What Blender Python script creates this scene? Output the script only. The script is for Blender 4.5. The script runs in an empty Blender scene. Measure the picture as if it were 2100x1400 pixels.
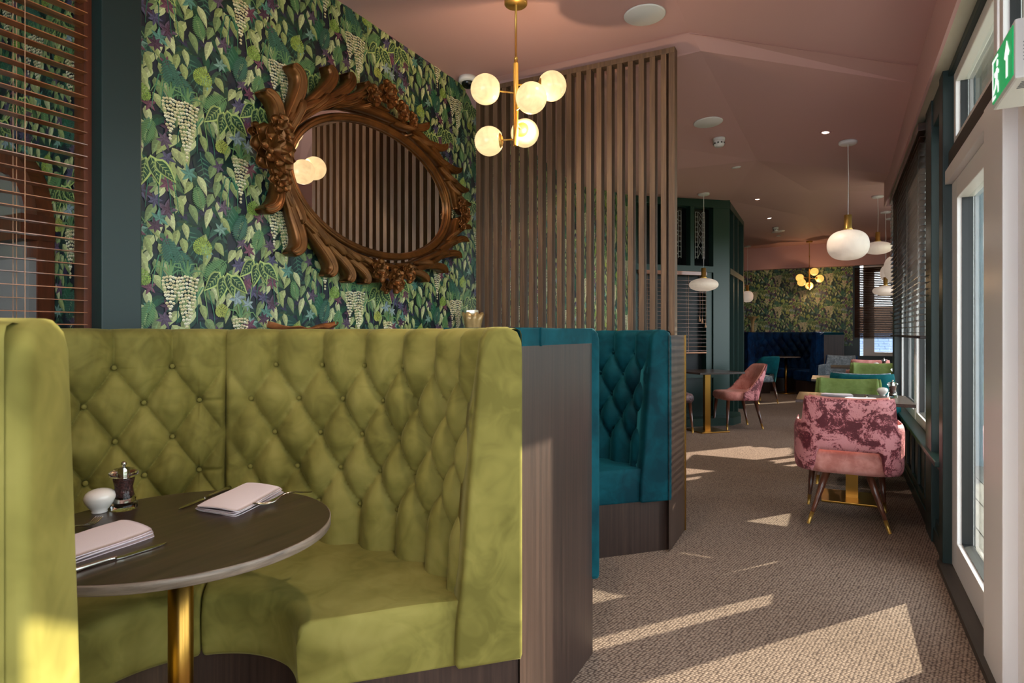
import bpy, bmesh, math, random
import numpy as np
from mathutils import Vector, Matrix
random.seed(7); rng = np.random.default_rng(7)
PI = math.pi
SC = bpy.context.scene
COL = SC.collection
# world: X runs from the mural wall (-) to the glazed wall (+), Y runs down the room, Z up
CAMH = 1.23
YAW = math.radians(27.366); SN, CN = math.sin(YAW), math.cos(YAW)
def cw(x, y):            # metres right of / ahead of the camera -> world XY
    return (CN*x - SN*y, SN*x + CN*y)
# ---------------------------------------------------------------- camera, sky, sun, exposure
cam = bpy.data.cameras.new('camera'); camo = bpy.data.objects.new('camera', cam); COL.objects.link(camo)
camo.location = (0, 0, CAMH); camo.rotation_euler = (PI/2, 0, YAW)
cam.sensor_width = 36; cam.lens = 36*1250/2100; cam.shift_y = -18/2100; cam.clip_start = 0.02; cam.clip_end = 300
cam.dof.use_dof = True; cam.dof.focus_distance = 2.8; cam.dof.aperture_fstop = 9.0
SC.camera = camo
SC.view_settings.view_transform = 'Standard'; SC.view_settings.look = 'None'
SC.view_settings.exposure = 1.15; SC.view_settings.gamma = 1.0; SC.view_settings.use_curve_mapping = False
wd = bpy.data.worlds.new('sky'); SC.world = wd; wd.use_nodes = True
wd.node_tree.nodes['Background'].inputs[0].default_value = (0.86, 0.93, 1.0, 1)
wd.node_tree.nodes['Background'].inputs[1].default_value = 2.9
sl = bpy.data.lights.new('sun', 'SUN'); sl.energy = 7.5; sl.color = (1.0, 0.87, 0.68); sl.angle = math.radians(0.5)
so = bpy.data.objects.new('sun', sl); COL.objects.link(so)
sd = Vector((-0.608, -0.794, -0.43)).normalized()
so.rotation_euler = sd.to_track_quat('-Z', 'Y').to_euler()
def area(name, loc, rot, sx, sy, e, color):
    l = bpy.data.lights.new(name, 'AREA'); l.shape = 'RECTANGLE'; l.size = sx; l.size_y = sy; l.energy = e; l.color = color
    o = bpy.data.objects.new(name, l); COL.objects.link(o); o.location = loc; o.rotation_euler = rot
    return o
def point(name, loc, e, color, r=0.06):
    l = bpy.data.lights.new(name, 'POINT'); l.energy = e; l.color = color; l.shadow_soft_size = r
    o = bpy.data.objects.new(name, l); COL.objects.link(o); o.location = loc
    return o
# ---------------------------------------------------------------- materials
def srgb(r, g, b):
    f = lambda c: ((c/255)/12.92 if c/255 <= 0.04045 else ((c/255+0.055)/1.055)**2.4)
    return (f(r), f(g), f(b), 1)
def newmat(name):
    m = bpy.data.materials.new(name); m.use_nodes = True
    nt = m.node_tree; return m, nt, nt.nodes['Principled BSDF']
def N(nt, t, **kw):
    n = nt.nodes.new(t)
    for k, v in kw.items():
        if k in n.inputs: n.inputs[k].default_value = v
        else: setattr(n, k, v)
    return n
def coords(nt, scale=(1, 1, 1), rot=(0, 0, 0), kind='Object'):
    tc = N(nt, 'ShaderNodeTexCoord'); mp = N(nt, 'ShaderNodeMapping')
    mp.inputs['Scale'].default_value = scale; mp.inputs['Rotation'].default_value = rot
    nt.links.new(tc.outputs[kind], mp.inputs['Vector']); return mp.outputs['Vector']
def noise(nt, vec, scale, detail=3, rough=0.5, dist=0.0):
    n = N(nt, 'ShaderNodeTexNoise'); n.inputs['Scale'].default_value = scale; n.inputs['Detail'].default_value = detail
    n.inputs['Roughness'].default_value = rough; n.inputs['Distortion'].default_value = dist
    nt.links.new(vec, n.inputs['Vector']); return n
def ramp(nt, fac, stops):
    r = N(nt, 'ShaderNodeValToRGB'); e = r.color_ramp.elements
    while len(e) < len(stops): e.new(0.5)
    for el, (p, c) in zip(e, stops): el.position = p; el.color = c
    nt.links.new(fac, r.inputs['Fac']); return r.outputs['Color']
def bump(nt, b, h, strength, dist=0.01):
    n = N(nt, 'ShaderNodeBump'); n.inputs['Strength'].default_value = strength; n.inputs['Distance'].default_value = dist
    nt.links.new(h, n.inputs['Height']); nt.links.new(n.outputs[0], b.inputs['Normal'])
def plain(name, col, rough=0.5, metal=0.0, spec=0.5, bscale=0, bstr=0.1, vary=0.0, emit=None, es=0, coat=0):
    m, nt, b = newmat(name)
    b.inputs['Base Color'].default_value = col; b.inputs['Roughness'].default_value = rough
    b.inputs['Metallic'].default_value = metal; b.inputs['Specular IOR Level'].default_value = spec
    b.inputs['Coat Weight'].default_value = coat
    v = None
    if bscale or vary:
        v = coords(nt); n = noise(nt, v, bscale or 8, 3)
        if bscale: bump(nt, b, n.outputs['Fac'], bstr, 0.004)
        if vary:
            d = tuple(c*(1-vary) for c in col[:3])+(1,); l = tuple(min(1, c*(1+vary)) for c in col[:3])+(1,)
            nt.links.new(ramp(nt, n.outputs['Fac'], [(0.3, d), (0.7, l)]), b.inputs['Base Color'])
    if emit: b.inputs['Emission Color'].default_value = emit; b.inputs['Emission Strength'].default_value = es
    return m
def wood(name, c1, c2, rough=0.4, scale=(30, 30, 1.2), c3=None, coat=0.0, bstr=0.15):
    m, nt, b = newmat(name)
    v = coords(nt, scale)
    oi = N(nt, 'ShaderNodeObjectInfo'); add = N(nt, 'ShaderNodeVectorMath', operation='ADD')
    sc = N(nt, 'ShaderNodeVectorMath', operation='SCALE'); sc.inputs[3].default_value = 40
    cmb = N(nt, 'ShaderNodeCombineXYZ'); 
    for i in range(3): nt.links.new(oi.outputs['Random'], cmb.inputs[i])
    nt.links.new(cmb.outputs[0], sc.inputs[0]); nt.links.new(v, add.inputs[0]); nt.links.new(sc.outputs[0], add.inputs[1])
    n = noise(nt, add.outputs[0], 1.0, 6, 0.65, 0.6)
    stops = [(0.3, c1), (0.62, c2)] if c3 is None else [(0.25, c1), (0.5, c2), (0.75, c3)]
    col = ramp(nt, n.outputs['Fac'], stops)
    hs = N(nt, 'ShaderNodeHueSaturation'); ma = N(nt, 'ShaderNodeMapRange')
    ma.inputs[3].default_value = 0.82; ma.inputs[4].default_value = 1.15
    nt.links.new(oi.outputs['Random'], ma.inputs[0]); nt.links.new(ma.outputs[0], hs.inputs['Value']); nt.links.new(col, hs.inputs['Color'])
    nt.links.new(hs.outputs[0], b.inputs['Base Color'])
    b.inputs['Roughness'].default_value = rough; b.inputs['Coat Weight'].default_value = coat
    bump(nt, b, n.outputs['Fac'], bstr, 0.003)
    return m
def velvet(name, dark, mid, light, sheen, sc=5.0, sheenw=0.5):
    m, nt, b = newmat(name)
    v = coords(nt)
    n1 = noise(nt, v, sc, 2, 0.45, 0.9); n2 = noise(nt, v, sc*4, 2, 0.5, 1.5)
    mx = N(nt, 'ShaderNodeMath', operation='MULTIPLY_ADD'); mx.inputs[1].default_value = 0.28
    nt.links.new(n2.outputs['Fac'], mx.inputs[0]); 
    m2 = N(nt, 'ShaderNodeMath', operation='MULTIPLY'); m2.inputs[1].default_value = 0.72
    nt.links.new(n1.outputs['Fac'], m2.inputs[0]); nt.links.new(m2.outputs[0], mx.inputs[2])
    nt.links.new(ramp(nt, mx.outputs[0], [(0.38, dark), (0.5, mid), (0.66, light)]), b.inputs['Base Color'])
    b.inputs['Roughness'].default_value = 0.75; b.inputs['Specular IOR Level'].default_value = 0.15
    b.inputs['Sheen Weight'].default_value = sheenw; b.inputs['Sheen Roughness'].default_value = 0.35; b.inputs['Sheen Tint'].default_value = sheen
    bump(nt, b, n2.outputs['Fac'], 0.08, 0.006)
    return m
def crushed(name, dark, mid, light):
    m, nt, b = newmat(name)
    v = coords(nt)
    n1 = noise(nt, v, 8, 9, 0.74, 0.8); n2 = noise(nt, v, 60, 3, 0.7, 1.5)
    ad = N(nt, 'ShaderNodeMath', operation='MULTIPLY_ADD'); ad.inputs[1].default_value = 0.32
    nt.links.new(n2.outputs['Fac'], ad.inputs[0]); nt.links.new(n1.outputs['Fac'], ad.inputs[2])
    nt.links.new(ramp(nt, ad.outputs[0], [(0.625, dark), (0.655, mid), (0.685, light)]), b.inputs['Base Color'])
    b.inputs['Roughness'].default_value = 0.5; b.inputs['Sheen Weight'].default_value = 0.6; b.inputs['Sheen Tint'].default_value = light
    bump(nt, b, ad.outputs[0], 0.5, 0.01)
    return m
def glass_pane(name, tint=(0.93, 0.97, 0.96, 1), refl=1.0):
    m = bpy.data.materials.new(name); m.use_nodes = True; nt = m.node_tree; nt.nodes.clear()
    out = N(nt, 'ShaderNodeOutputMaterial'); mix = N(nt, 'ShaderNodeMixShader'); tr = N(nt, 'ShaderNodeBsdfTransparent')
    gl = N(nt, 'ShaderNodeBsdfGlossy'); gl.inputs['Roughness'].default_value = 0.02; lw = N(nt, 'ShaderNodeLayerWeight'); lw.inputs['Blend'].default_value = 0.5
    pw = N(nt, 'ShaderNodeMath', operation='POWER'); pw.inputs[1].default_value = 5.0; nt.links.new(lw.outputs['Facing'], pw.inputs[0])
    fr = N(nt, 'ShaderNodeMath', operation='MULTIPLY_ADD'); fr.inputs[1].default_value = 0.92*refl; fr.inputs[2].default_value = 0.035*refl; nt.links.new(pw.outputs[0], fr.inputs[0])
    tr.inputs['Color'].default_value = tint
    nt.links.new(fr.outputs[0], mix.inputs[0]); nt.links.new(tr.outputs[0], mix.inputs[1]); nt.links.new(gl.outputs[0], mix.inputs[2])
    nt.links.new(mix.outputs[0], out.inputs[0]); return m
def attr_mat(name, rough=0.55):
    m, nt, b = newmat(name)
    a = N(nt, 'ShaderNodeVertexColor'); a.layer_name = 'Col'
    nt.links.new(a.outputs['Color'], b.inputs['Base Color']); b.inputs['Roughness'].default_value = rough
    return m
def lampglass(name, col, es, rough=0.2):
    m, nt, b = newmat(name)
    v = coords(nt, (1, 1, 1)); n = noise(nt, v, 9, 2, 0.5, 3.0)
    c2 = tuple(c*0.8 for c in col[:3])+(1,)
    nt.links.new(ramp(nt, n.outputs['Fac'], [(0.35, c2), (0.6, col)]), b.inputs['Emission Color'])
    b.inputs['Base Color'].default_value = srgb(190, 158, 118); b.inputs['Roughness'].default_value = rough
    b.inputs['Emission Strength'].default_value = es
    return m

M = {}
M['pink'] = plain('dusky_pink_paint', srgb(200, 157, 153), 0.62, bscale=60, bstr=0.04)
M['pink_trim'] = plain('pink_trim_paint', srgb(190, 142, 140), 0.5)
M['mural_ground'] = plain('mural_ground', srgb(22, 30, 44), 0.5, vary=0.4, bscale=9, bstr=0)
M['print'] = attr_mat('mural_print', 0.5)
M['darkgreen'] = plain('dark_green_paint', srgb(17, 40, 39), 0.38, bscale=40, bstr=0.05)
M['midgreen'] = plain('bottle_green_paint', srgb(20, 52, 46), 0.42, bscale=40, bstr=0.08)
M['white'] = plain('white_upvc', srgb(232, 226, 224), 0.3)
M['whitepaint'] = plain('white_plastic', srgb(225, 222, 220), 0.4)
M['cream'] = wood('cream_painted_board', srgb(200, 196, 172), srgb(216, 212, 190), 0.6, (3, 2, 3))
M['dwood'] = wood('wenge_veneer', srgb(38, 27, 24), srgb(55, 40, 35), 0.36, (55, 55, 1.5), srgb(72, 53, 45))
M['dwood_h'] = wood('wenge_tabletop', srgb(28, 20, 17), srgb(50, 36, 29), 0.3, (60, 2.5, 60), srgb(72, 54, 43), bstr=0.04)
M['edge'] = wood('plywood_edge', srgb(84, 70, 62), srgb(140, 122, 108), 0.4, (8, 8, 90), bstr=0.2)
M['slat'] = wood('walnut_slat', srgb(74, 53, 38), srgb(102, 76, 54), 0.55, (60, 60, 2.5), srgb(128, 98, 70), bstr=0.3)
M['legwood'] = wood('walnut_leg', srgb(70, 36, 24), srgb(98, 54, 36), 0.3, (60, 60, 5), coat=0.3)
M['blindwood'] = wood('stained_blind_slat', srgb(96, 52, 28), srgb(158, 92, 54), 0.28, (2, 50, 60), srgb(190, 124, 80), coat=0.5, bstr=0.05)
M['darkblind'] = wood('dark_blind_slat', srgb(40, 26, 20), srgb(66, 42, 30), 0.35, (60, 2, 60), coat=0.3, bstr=0.05)
M['redwood'] = wood('red_brown_frame', srgb(74, 34, 20), srgb(112, 54, 30), 0.4, (30, 30, 2))
M['beam'] = wood('dark_brown_beam', srgb(40, 34, 30), srgb(60, 52, 44), 0.5, (20, 1, 20))
M['brass'] = plain('brushed_brass', srgb(206, 164, 86), 0.34, 0.75, bscale=80, bstr=0.03)
M['brassd'] = plain('satin_brass_column', srgb(178, 132, 62), 0.3, 1.0)
M['steel'] = plain('cutlery_steel', srgb(190, 186, 176), 0.14, 1.0)
M['cord'] = plain('tan_blind_cord', srgb(200, 150, 116), 0.7)
M['darkcord'] = plain('dark_blind_cord', srgb(52, 40, 34), 0.7)
M['green'] = velvet('olive_lime_velvet', srgb(104, 96, 44), srgb(130, 120, 60), srgb(150, 138, 76), srgb(200, 192, 130), 2.6, 0.25)
M['teal'] = velvet('teal_velvet', srgb(0, 44, 54), srgb(0, 60, 70), srgb(6, 74, 86), srgb(60, 150, 165), 3, 0.3)
M['navy'] = velvet('navy_velvet', srgb(4, 26, 56), srgb(6, 42, 80), srgb(10, 58, 104), srgb(60, 120, 190), 5, 0.35)
M['chairgreen'] = velvet('leaf_green_velvet', srgb(84, 98, 50), srgb(102, 118, 64), srgb(118, 134, 80), srgb(160, 190, 110), 4, 0.2)
M['chairteal'] = velvet('chair_teal_velvet', srgb(0, 58, 64), srgb(2, 74, 80), srgb(10, 92, 98), srgb(70, 160, 160), 4, 0.25)
M['chairpink'] = velvet('blush_velvet', srgb(188, 118, 108), srgb(208, 140, 130), srgb(222, 160, 150), srgb(250, 210, 200), 6, 0.3)
M['chairgrey'] = velvet('grey_wool', srgb(96, 104, 110), srgb(118, 126, 132), srgb(140, 148, 154), srgb(190, 196, 200), 30, 0.3)
M['crush_pink'] = crushed('crushed_pink_velvet', srgb(92, 26, 38), srgb(168, 84, 92), srgb(216, 142, 146))
M['crush_plum'] = crushed('crushed_plum_velvet', srgb(44, 24, 28), srgb(84, 56, 58), srgb(128, 100, 100))
M['gold'] = plain('antique_gold_leaf', srgb(112, 70, 32), 0.34, 0.65, vary=0.35, bscale=14, bstr=0.1)
M['mirror'] = plain('mirror_silver', (0.9, 0.9, 0.9, 1), 0.01, 1.0)
M['mirrorback'] = plain('grey_mirror', srgb(150, 146, 142), 0.25, 0.3)
M['globe'] = lampglass('lit_opal_globe', (1.0, 0.68, 0.34, 1), 0.5)
M['globefar'] = lampglass('lit_amber_globe', (1.0, 0.48, 0.10, 1), 0.62)
M['opal'] = lampglass('pale_opal_shade', (1.0, 0.80, 0.64, 1), 0.13, 0.5); M['opal'].node_tree.nodes['Principled BSDF'].inputs['Base Color'].default_value = srgb(222, 206, 192)
M['led'] = plain('downlight_led', (1, 1, 1, 1), 0.5, emit=(1.0, 0.82, 0.6, 1), es=14)
M['napkin'] = plain('napkin_linen', srgb(222, 208, 214), 0.85, bscale=400, bstr=0.15)
M['ceramic'] = plain('white_ceramic', srgb(228, 218, 210), 0.15, coat=0.6)
M['pepper'] = plain('peppercorns', srgb(74, 34, 30), 0.6, vary=0.8, bscale=260, bstr=1.0)
M['acrylic'] = plain('clear_acrylic', (1, 1, 1, 1), 0.02); M['acrylic'].node_tree.nodes['Principled BSDF'].inputs['Transmission Weight'].default_value = 1.0; M['acrylic'].node_tree.nodes['Principled BSDF'].inputs['IOR'].default_value = 1.3
M['glass'] = glass_pane('window_glass')
M['leadglass'] = plain('dark_leaded_glass', srgb(14, 18, 20), 0.4, spec=0.25)
M['lead'] = plain('lead_came', srgb(190, 190, 186), 0.4)
M['darkglass'] = plain('dark_window', srgb(10, 14, 16), 0.06)
M['signgreen'] = plain('exit_sign_green', srgb(0, 148, 84), 0.3, emit=srgb(0, 150, 84), es=0.35)
M['signwhite'] = plain('exit_sign_pictogram', srgb(240, 240, 240), 0.3, emit=(1, 1, 1, 1), es=0.35)
M['ink'] = plain('grey_print', srgb(120, 120, 124), 0.6)
M['bronze'] = plain('bronze_dish', srgb(168, 106, 62), 0.35, 0.4, vary=0.4, bscale=20, bstr=0.2)
M['crackle'] = plain('cracked_gold_vase', srgb(196, 164, 112), 0.25, 0.2, vary=0.15, bscale=30, bstr=0.1)
M['black'] = plain('black_metal', srgb(18, 18, 18), 0.4)
M['greywall'] = plain('pale_grey_wall', srgb(150, 146, 144), 0.7)
M['deck'] = wood('outdoor_decking', srgb(120, 112, 104), srgb(160, 152, 142), 0.8, (20, 1.2, 20))
M['grass'] = plain('lawn', srgb(96, 112, 52), 0.9, vary=0.5, bscale=30, bstr=0.5)
M['hedge'] = plain('hedge_leaves', srgb(74, 92, 40), 0.8, vary=0.6, bscale=30, bstr=1)
M['slate'] = plain('roof_slate', srgb(70, 88, 116), 0.7, vary=0.25)
M['clad'] = plain('blue_grey_cladding', srgb(128, 146, 156), 0.6, vary=0.12, bscale=5)
M['brick'] = plain('far_brick', srgb(140, 100, 74), 0.8, vary=0.2)
def carpet():
    m, nt, b = newmat('woven_carpet')
    v = coords(nt, (1, 1, 1), (0, 0, 0.2))
    vo = N(nt, 'ShaderNodeTexVoronoi'); vo.inputs['Scale'].default_value = 80; vo.inputs['Randomness'].default_value = 0.35
    nt.links.new(v, vo.inputs['Vector'])
    wv = N(nt, 'ShaderNodeTexWave'); wv.inputs['Scale'].default_value = 17; wv.inputs['Distortion'].default_value = 1.5; wv.inputs['Detail'].default_value = 2
    nt.links.new(v, wv.inputs['Vector'])
    n = noise(nt, v, 1.6, 3)
    ad = N(nt, 'ShaderNodeMath', operation='MULTIPLY_ADD'); ad.inputs[1].default_value = 0.06
    nt.links.new(wv.outputs['Fac'], ad.inputs[0]); nt.links.new(vo.outputs['Distance'], ad.inputs[2])
    col = ramp(nt, ad.outputs[0], [(0.12, srgb(156, 136, 122)), (0.4, srgb(134, 115, 103)), (0.68, srgb(78, 64, 58))])
    mx = N(nt, 'ShaderNodeMix', data_type='RGBA'); mx.blend_type = 'MULTIPLY'; mx.inputs[0].default_value = 0.5
    nt.links.new(col, mx.inputs[6]); nt.links.new(ramp(nt, n.outputs['Fac'], [(0.35, (0.8, 0.78, 0.76, 1)), (0.65, (1, 1, 1, 1))]), mx.inputs[7])
    nt.links.new(mx.outputs[2], b.inputs['Base Color']); b.inputs['Roughness'].default_value = 0.95; b.inputs['Specular IOR Level'].default_value = 0.1
    inv = N(nt, 'ShaderNodeMath', operation='SUBTRACT'); inv.inputs[0].default_value = 1.0; nt.links.new(ad.outputs[0], inv.inputs[1])
    bump(nt, b, inv.outputs[0], 0.5, 0.006)
    return m
M['carpet'] = carpet()
# ---------------------------------------------------------------- mesh helpers
def link(name, me, mat, parent=None, smooth=False, loc=None, rot=None):
    if mat is not None and len(me.materials) == 0: me.materials.append(mat)
    o = bpy.data.objects.new(name, me); COL.objects.link(o)
    if parent: o.parent = parent
    if loc: o.location = loc
    if rot: o.rotation_euler = rot
    if smooth and len(me.polygons):
        me.polygons.foreach_set('use_smooth', [True]*len(me.polygons))
    return o
def mesh(name, verts, faces, mat, parent=None, smooth=False, **k):
    me = bpy.data.meshes.new(name); me.from_pydata([tuple(v) for v in verts], [], faces); me.update()
    return link(name, me, mat, parent, smooth, **k)
def finish(name, bm, mat, parent=None, smooth=False, **k):
    bmesh.ops.recalc_face_normals(bm, faces=bm.faces[:])
    me = bpy.data.meshes.new(name); bm.to_mesh(me); bm.free()
    return link(name, me, mat, parent, smooth, **k)
def abox(bm, x0, x1, y0, y1, z0, z1, bev=0):
    r = bmesh.ops.create_cube(bm, size=1.0)
    for v in r['verts']:
        v.co = Vector((x0+(v.co.x+0.5)*(x1-x0), y0+(v.co.y+0.5)*(y1-y0), z0+(v.co.z+0.5)*(z1-z0)))
    if bev:
        es = list({e for v in r['verts'] for e in v.link_edges})
        bmesh.ops.bevel(bm, geom=es, offset=bev, segments=2, affect='EDGES', profile=0.6)
def box(name, x0, x1, y0, y1, z0, z1, mat, parent=None, bev=0, **k):
    bm = bmesh.new(); abox(bm, x0, x1, y0, y1, z0, z1, bev)
    return finish(name, bm, mat, parent, False, **k)
def boxes(name, lst, mat, parent=None, bev=0, **k):
    bm = bmesh.new()
    for b in lst: abox(bm, *b, bev=bev)
    return finish(name, bm, mat, parent, False, **k)
def prism(name, poly, z0, z1, mat, parent=None, bev=0, smooth=False, **k):
    bm = bmesh.new()
    lo = [bm.verts.new((x, y, z0)) for x, y in poly]; hi = [bm.verts.new((x, y, z1)) for x, y in poly]
    n = len(poly); top = bm.faces.new(hi); bm.faces.new(lo[::-1])
    for i in range(n): bm.faces.new((lo[i], lo[(i+1) % n], hi[(i+1) % n], hi[i]))
    if bev: bmesh.ops.bevel(bm, geom=list(top.edges), offset=bev, segments=4, affect='EDGES', profile=0.5)
    return finish(name, bm, mat, parent, smooth, **k)
def lathe_geo(prof, n=32):
    vs, fs = [], []
    m = len(prof)
    for i in range(n):
        a = 2*PI*i/n
        for r, z in prof: vs.append((r*math.cos(a), r*math.sin(a), z))
    for i in range(n):
        j = (i+1) % n
        for k in range(m-1): fs.append((i*m+k, j*m+k, j*m+k+1, i*m+k+1))
    fs.append([i*m for i in range(n)][::-1]); fs.append([i*m+m-1 for i in range(n)])
    return vs, fs
def lathe(name, prof, mat, parent=None, n=32, smooth=True, **k):
    vs, fs = lathe_geo(prof, n); o = mesh(name, vs, fs, mat, parent, smooth, **k)
    if smooth: o.data.polygons[-1].use_smooth = False; o.data.polygons[-2].use_smooth = False
    return o
def tube_geo(pts, rad, n=10, vs=None, fs=None):
    vs = [] if vs is None else vs; fs = [] if fs is None else fs
    pts = [Vector(p) for p in pts]; base = len(vs)
    rad = rad if isinstance(rad, (list, tuple)) else [rad]*len(pts)
    for i, p in enumerate(pts):
        t = (pts[min(i+1, len(pts)-1)]-pts[max(i-1, 0)]).normalized()
        up = Vector((0, 0, 1)) if abs(t.z) < 0.95 else Vector((1, 0, 0))
        a = t.cross(up).normalized(); b = t.cross(a)
        for k in range(n):
            q = 2*PI*k/n; vs.append(tuple(p+(a*math.cos(q)+b*math.sin(q))*rad[i]))
    for i in range(len(pts)-1):
        for k in range(n):
            k2 = (k+1) % n
            fs.append((base+i*n+k, base+i*n+k2, base+(i+1)*n+k2, base+(i+1)*n+k))
    fs.append([base+k for k in range(n)]); fs.append([base+(len(pts)-1)*n+k for k in range(n)][::-1])
    return vs, fs
def tube(name, pts, rad, mat, parent=None, n=10, **k):
    vs, fs = tube_geo(pts, rad, n); return mesh(name, vs, fs, mat, parent, True, **k)
def thing(name, label, cat, loc=(0, 0, 0), rz=0, group=None):
    o = bpy.data.objects.new(name, None); COL.objects.link(o); o.empty_display_size = 0.1
    o.location = loc; o.rotation_euler = (0, 0, rz); o['label'] = label; o['category'] = cat
    if group: o['group'] = group
    return o
def tag(o, label, cat, group=None):
    o['label'] = label; o['category'] = cat
    if group: o['group'] = group
    return o
def struct(o): o['kind'] = 'structure'; return o
def dup(root, loc, rz, label=None, group=None):
    r = root.copy(); COL.objects.link(r); r.location = loc; r.rotation_euler = (0, 0, rz)
    if label: r['label'] = label
    if group: r['group'] = group
    for ch in list(root.children):
        c = ch.copy(); COL.objects.link(c); c.parent = r
        for g in list(ch.children):
            d = g.copy(); COL.objects.link(d); d.parent = c
    return r
# ================================================================ SETTING
XW = -2.27            # mural wall
# right wall runs at a slight skew: everything in it is built about (0.55, 3) and turned
RWROT = -0.016
def rw(o, y0=3.0):    # turn a mesh built in world coordinates about (0.55, 3.0)
    o.matrix_world = Matrix.Translation((0.55, 3.0, 0)) @ Matrix.Rotation(RWROT, 4, 'Z') @ Matrix.Translation((-0.55, -3.0, 0))
    return o
floor = struct(mesh('floor', [(-4.2, -2.2, 0), (0.62, -2.2, 0), (0.62, 3.0, 0), (0.70, 7.35, 0), (1.75, 7.35, 0), (1.75, 14.8, 0), (-4.2, 14.8, 0)], [[0, 1, 2, 3, 4, 5, 6]], M['carpet']))
# ceiling: folded plaster planes
cv = [(-2.45, -2.2, 2.96), (-0.71, -2.2, 2.98), (0.46, -2.2, 2.90),            # 0 1 2
      (-2.45, 3.62, 2.96), (-0.71, 3.63, 2.98), (0.51, 4.43, 2.85),            # 3 4 5
      (-2.45, 3.78, 2.84), (-0.68, 3.79, 2.93), (0.515, 4.71, 2.838),          # 6 7 8
      (-2.45, 5.6, 2.72), (-0.60, 6.26, 2.88), (0.56, 6.96, 2.765),            # 9 10 11
      (-2.45, 7.62, 3.02), (-1.21, 8.83, 3.05), (-0.2, 8.6, 3.03), (0.57, 7.7, 2.84),   # 12 13 14 15
      (1.75, 7.7, 2.93), (1.75, 9.8, 3.05), (1.75, 14.7, 3.10), (0.1, 14.7, 3.12), (-1.4, 10.6, 3.0), (-4.2, 10.6, 3.0), (-4.2, 14.7, 3.08), (-1.4, 14.7, 3.10), (-0.3, 10.9, 3.1)]
cf = [(0, 3, 4, 1), (1, 4, 5, 2), (3, 6, 7, 4), (4, 7, 8, 5), (6, 9, 10, 7), (7, 10, 11, 8), (9, 12, 13), (9, 13, 10), (10, 13, 14), (10, 14, 11), (11, 14, 15),
      (15, 14, 17, 16), (14, 24, 17), (13, 20, 24, 14), (17, 24, 19, 18), (20, 23, 19, 24), (21, 22, 23, 20)]
ceiling = struct(mesh('ceiling', cv, cf, M['pink']))
struct(mesh('trim_1', *(lambda p, q, r: ([p, q, r, (p[0], p[1]-0.012, p[2]-0.006), (q[0]-0.005, q[1]-0.012, q[2]-0.006), (r[0], r[1]-0.012, r[2]-0.006)], [(0, 1, 4, 3), (1, 2, 5, 4)]))((-2.3, 3.62, 2.954), (-0.71, 3.63, 2.974), (0.50, 4.43, 2.845)), M['pink_trim']))
def ceil_z(x, y):
    best = None
    for f in cf:
        pts = [Vector(cv[i]) for i in f]
        for i in range(1, len(pts)-1):
            a, b, c = pts[0], pts[i], pts[i+1]; d = (b.y-c.y)*(a.x-c.x)+(c.x-b.x)*(a.y-c.y)
            if abs(d) < 1e-9: continue
            l1 = ((b.y-c.y)*(x-c.x)+(c.x-b.x)*(y-c.y))/d; l2 = ((c.y-a.y)*(x-c.x)+(a.x-c.x)*(y-c.y))/d; l3 = 1-l1-l2
            if min(l1, l2, l3) >= -1e-6:
                nn = (b-a).cross(c-a).normalized(); nn = nn if nn.z < 0 else -nn
                return l1*a.z+l2*b.z+l3*c.z, nn
    return 2.95, Vector((0, 0, -1))
# soffit along the glazed wall
sof = boxes('trim_2', [(0.465, 0.48, -2.2, 7.62, 2.575, 3.15)], M['pink']); struct(rw(sof))
struct(rw(boxes('trim_3', [(0.48, 0.56, -2.2, 7.3, 2.595, 2.64)], M['cream'])))
struct(rw(boxes('trim_4', [(0.465, 1.75, 7.6, 7.64, 2.575, 3.2)], M['pink'])))
struct(boxes('roof_slab' if False else 'trim_5', [(-4.3, 1.9, -2.4, 14.9, 3.2, 3.3)], M['greywall']))
# unseen wall behind the photographer; full-width window bays added for sky fill light
bw = struct(boxes('wall_back', [(-4.3, 0.7, -2.28, -2.2, 0, 0.45), (-4.3, 0.7, -2.28, -2.2, 2.6, 3.2), (-4.3, -2.2, -2.28, -2.2, 0.45, 2.6)], M['darkgreen']))
wb = struct(boxes('window_1', [(-2.2+i*0.93, -2.14+i*0.93, -2.27, -2.2, 0.45, 2.6) for i in range(4)]+[(-2.2, 0.7, -2.27, -2.2, 0.45, 0.51), (-2.2, 0.7, -2.27, -2.2, 2.54, 2.6)], M['white']))
# far wall
struct(boxes('wall_far', [(-4.2, 0.47, 14.6, 14.7, 0, 2.674), (0.47, 0.60, 14.6, 14.7, 0, 3.3), (0.6, 1.75, 14.6, 14.7, 0, 0.75)], M['darkgreen']))
struct(boxes('trim_6', [(-4.2, 1.75, 14.45, 14.6, 2.62, 3.3)], M['pink']))
struct(boxes('wall_far_side', [(-4.3, -4.2, -2.2, 14.7, 0, 3.2)], M['greywall']))
# mural wall: solid from y=1.354 on, opening with a blind before it
struct(boxes('wall_left', [(XW-0.1, XW, 1.36, 7.70, 0, 3.15), (XW-0.1, XW, -2.2, 1.24, 0, 0.95), (XW-0.1, XW, -2.2, 1.24, 2.9, 3.15), (XW-0.1, XW, -2.2, -1.2, 0.95, 2.9)], M['mural_ground']))
# room behind the opening
struct(boxes('wall_left_room', [(-3.6, -3.5, -2.2, 1.36, 0, 3.15), (-3.5, XW-0.1, 1.36, 1.46, 0, 3.15)], M['mural_ground']))
struct(boxes('ceiling_left_room', [(-4.2, XW-0.1, -2.2, 3.6, 2.78, 2.9)], M['greywall']))
post = struct(boxes('trim_7', [(XW-0.1, XW+0.03, 1.225, 1.365, 0, 3.0)], M['darkgreen'], bev=0.004))
struct(boxes('trim_8', [(XW-0.09, XW-0.03, 1.20, 1.225, 0.95, 2.9)], M['redwood']))
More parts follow.
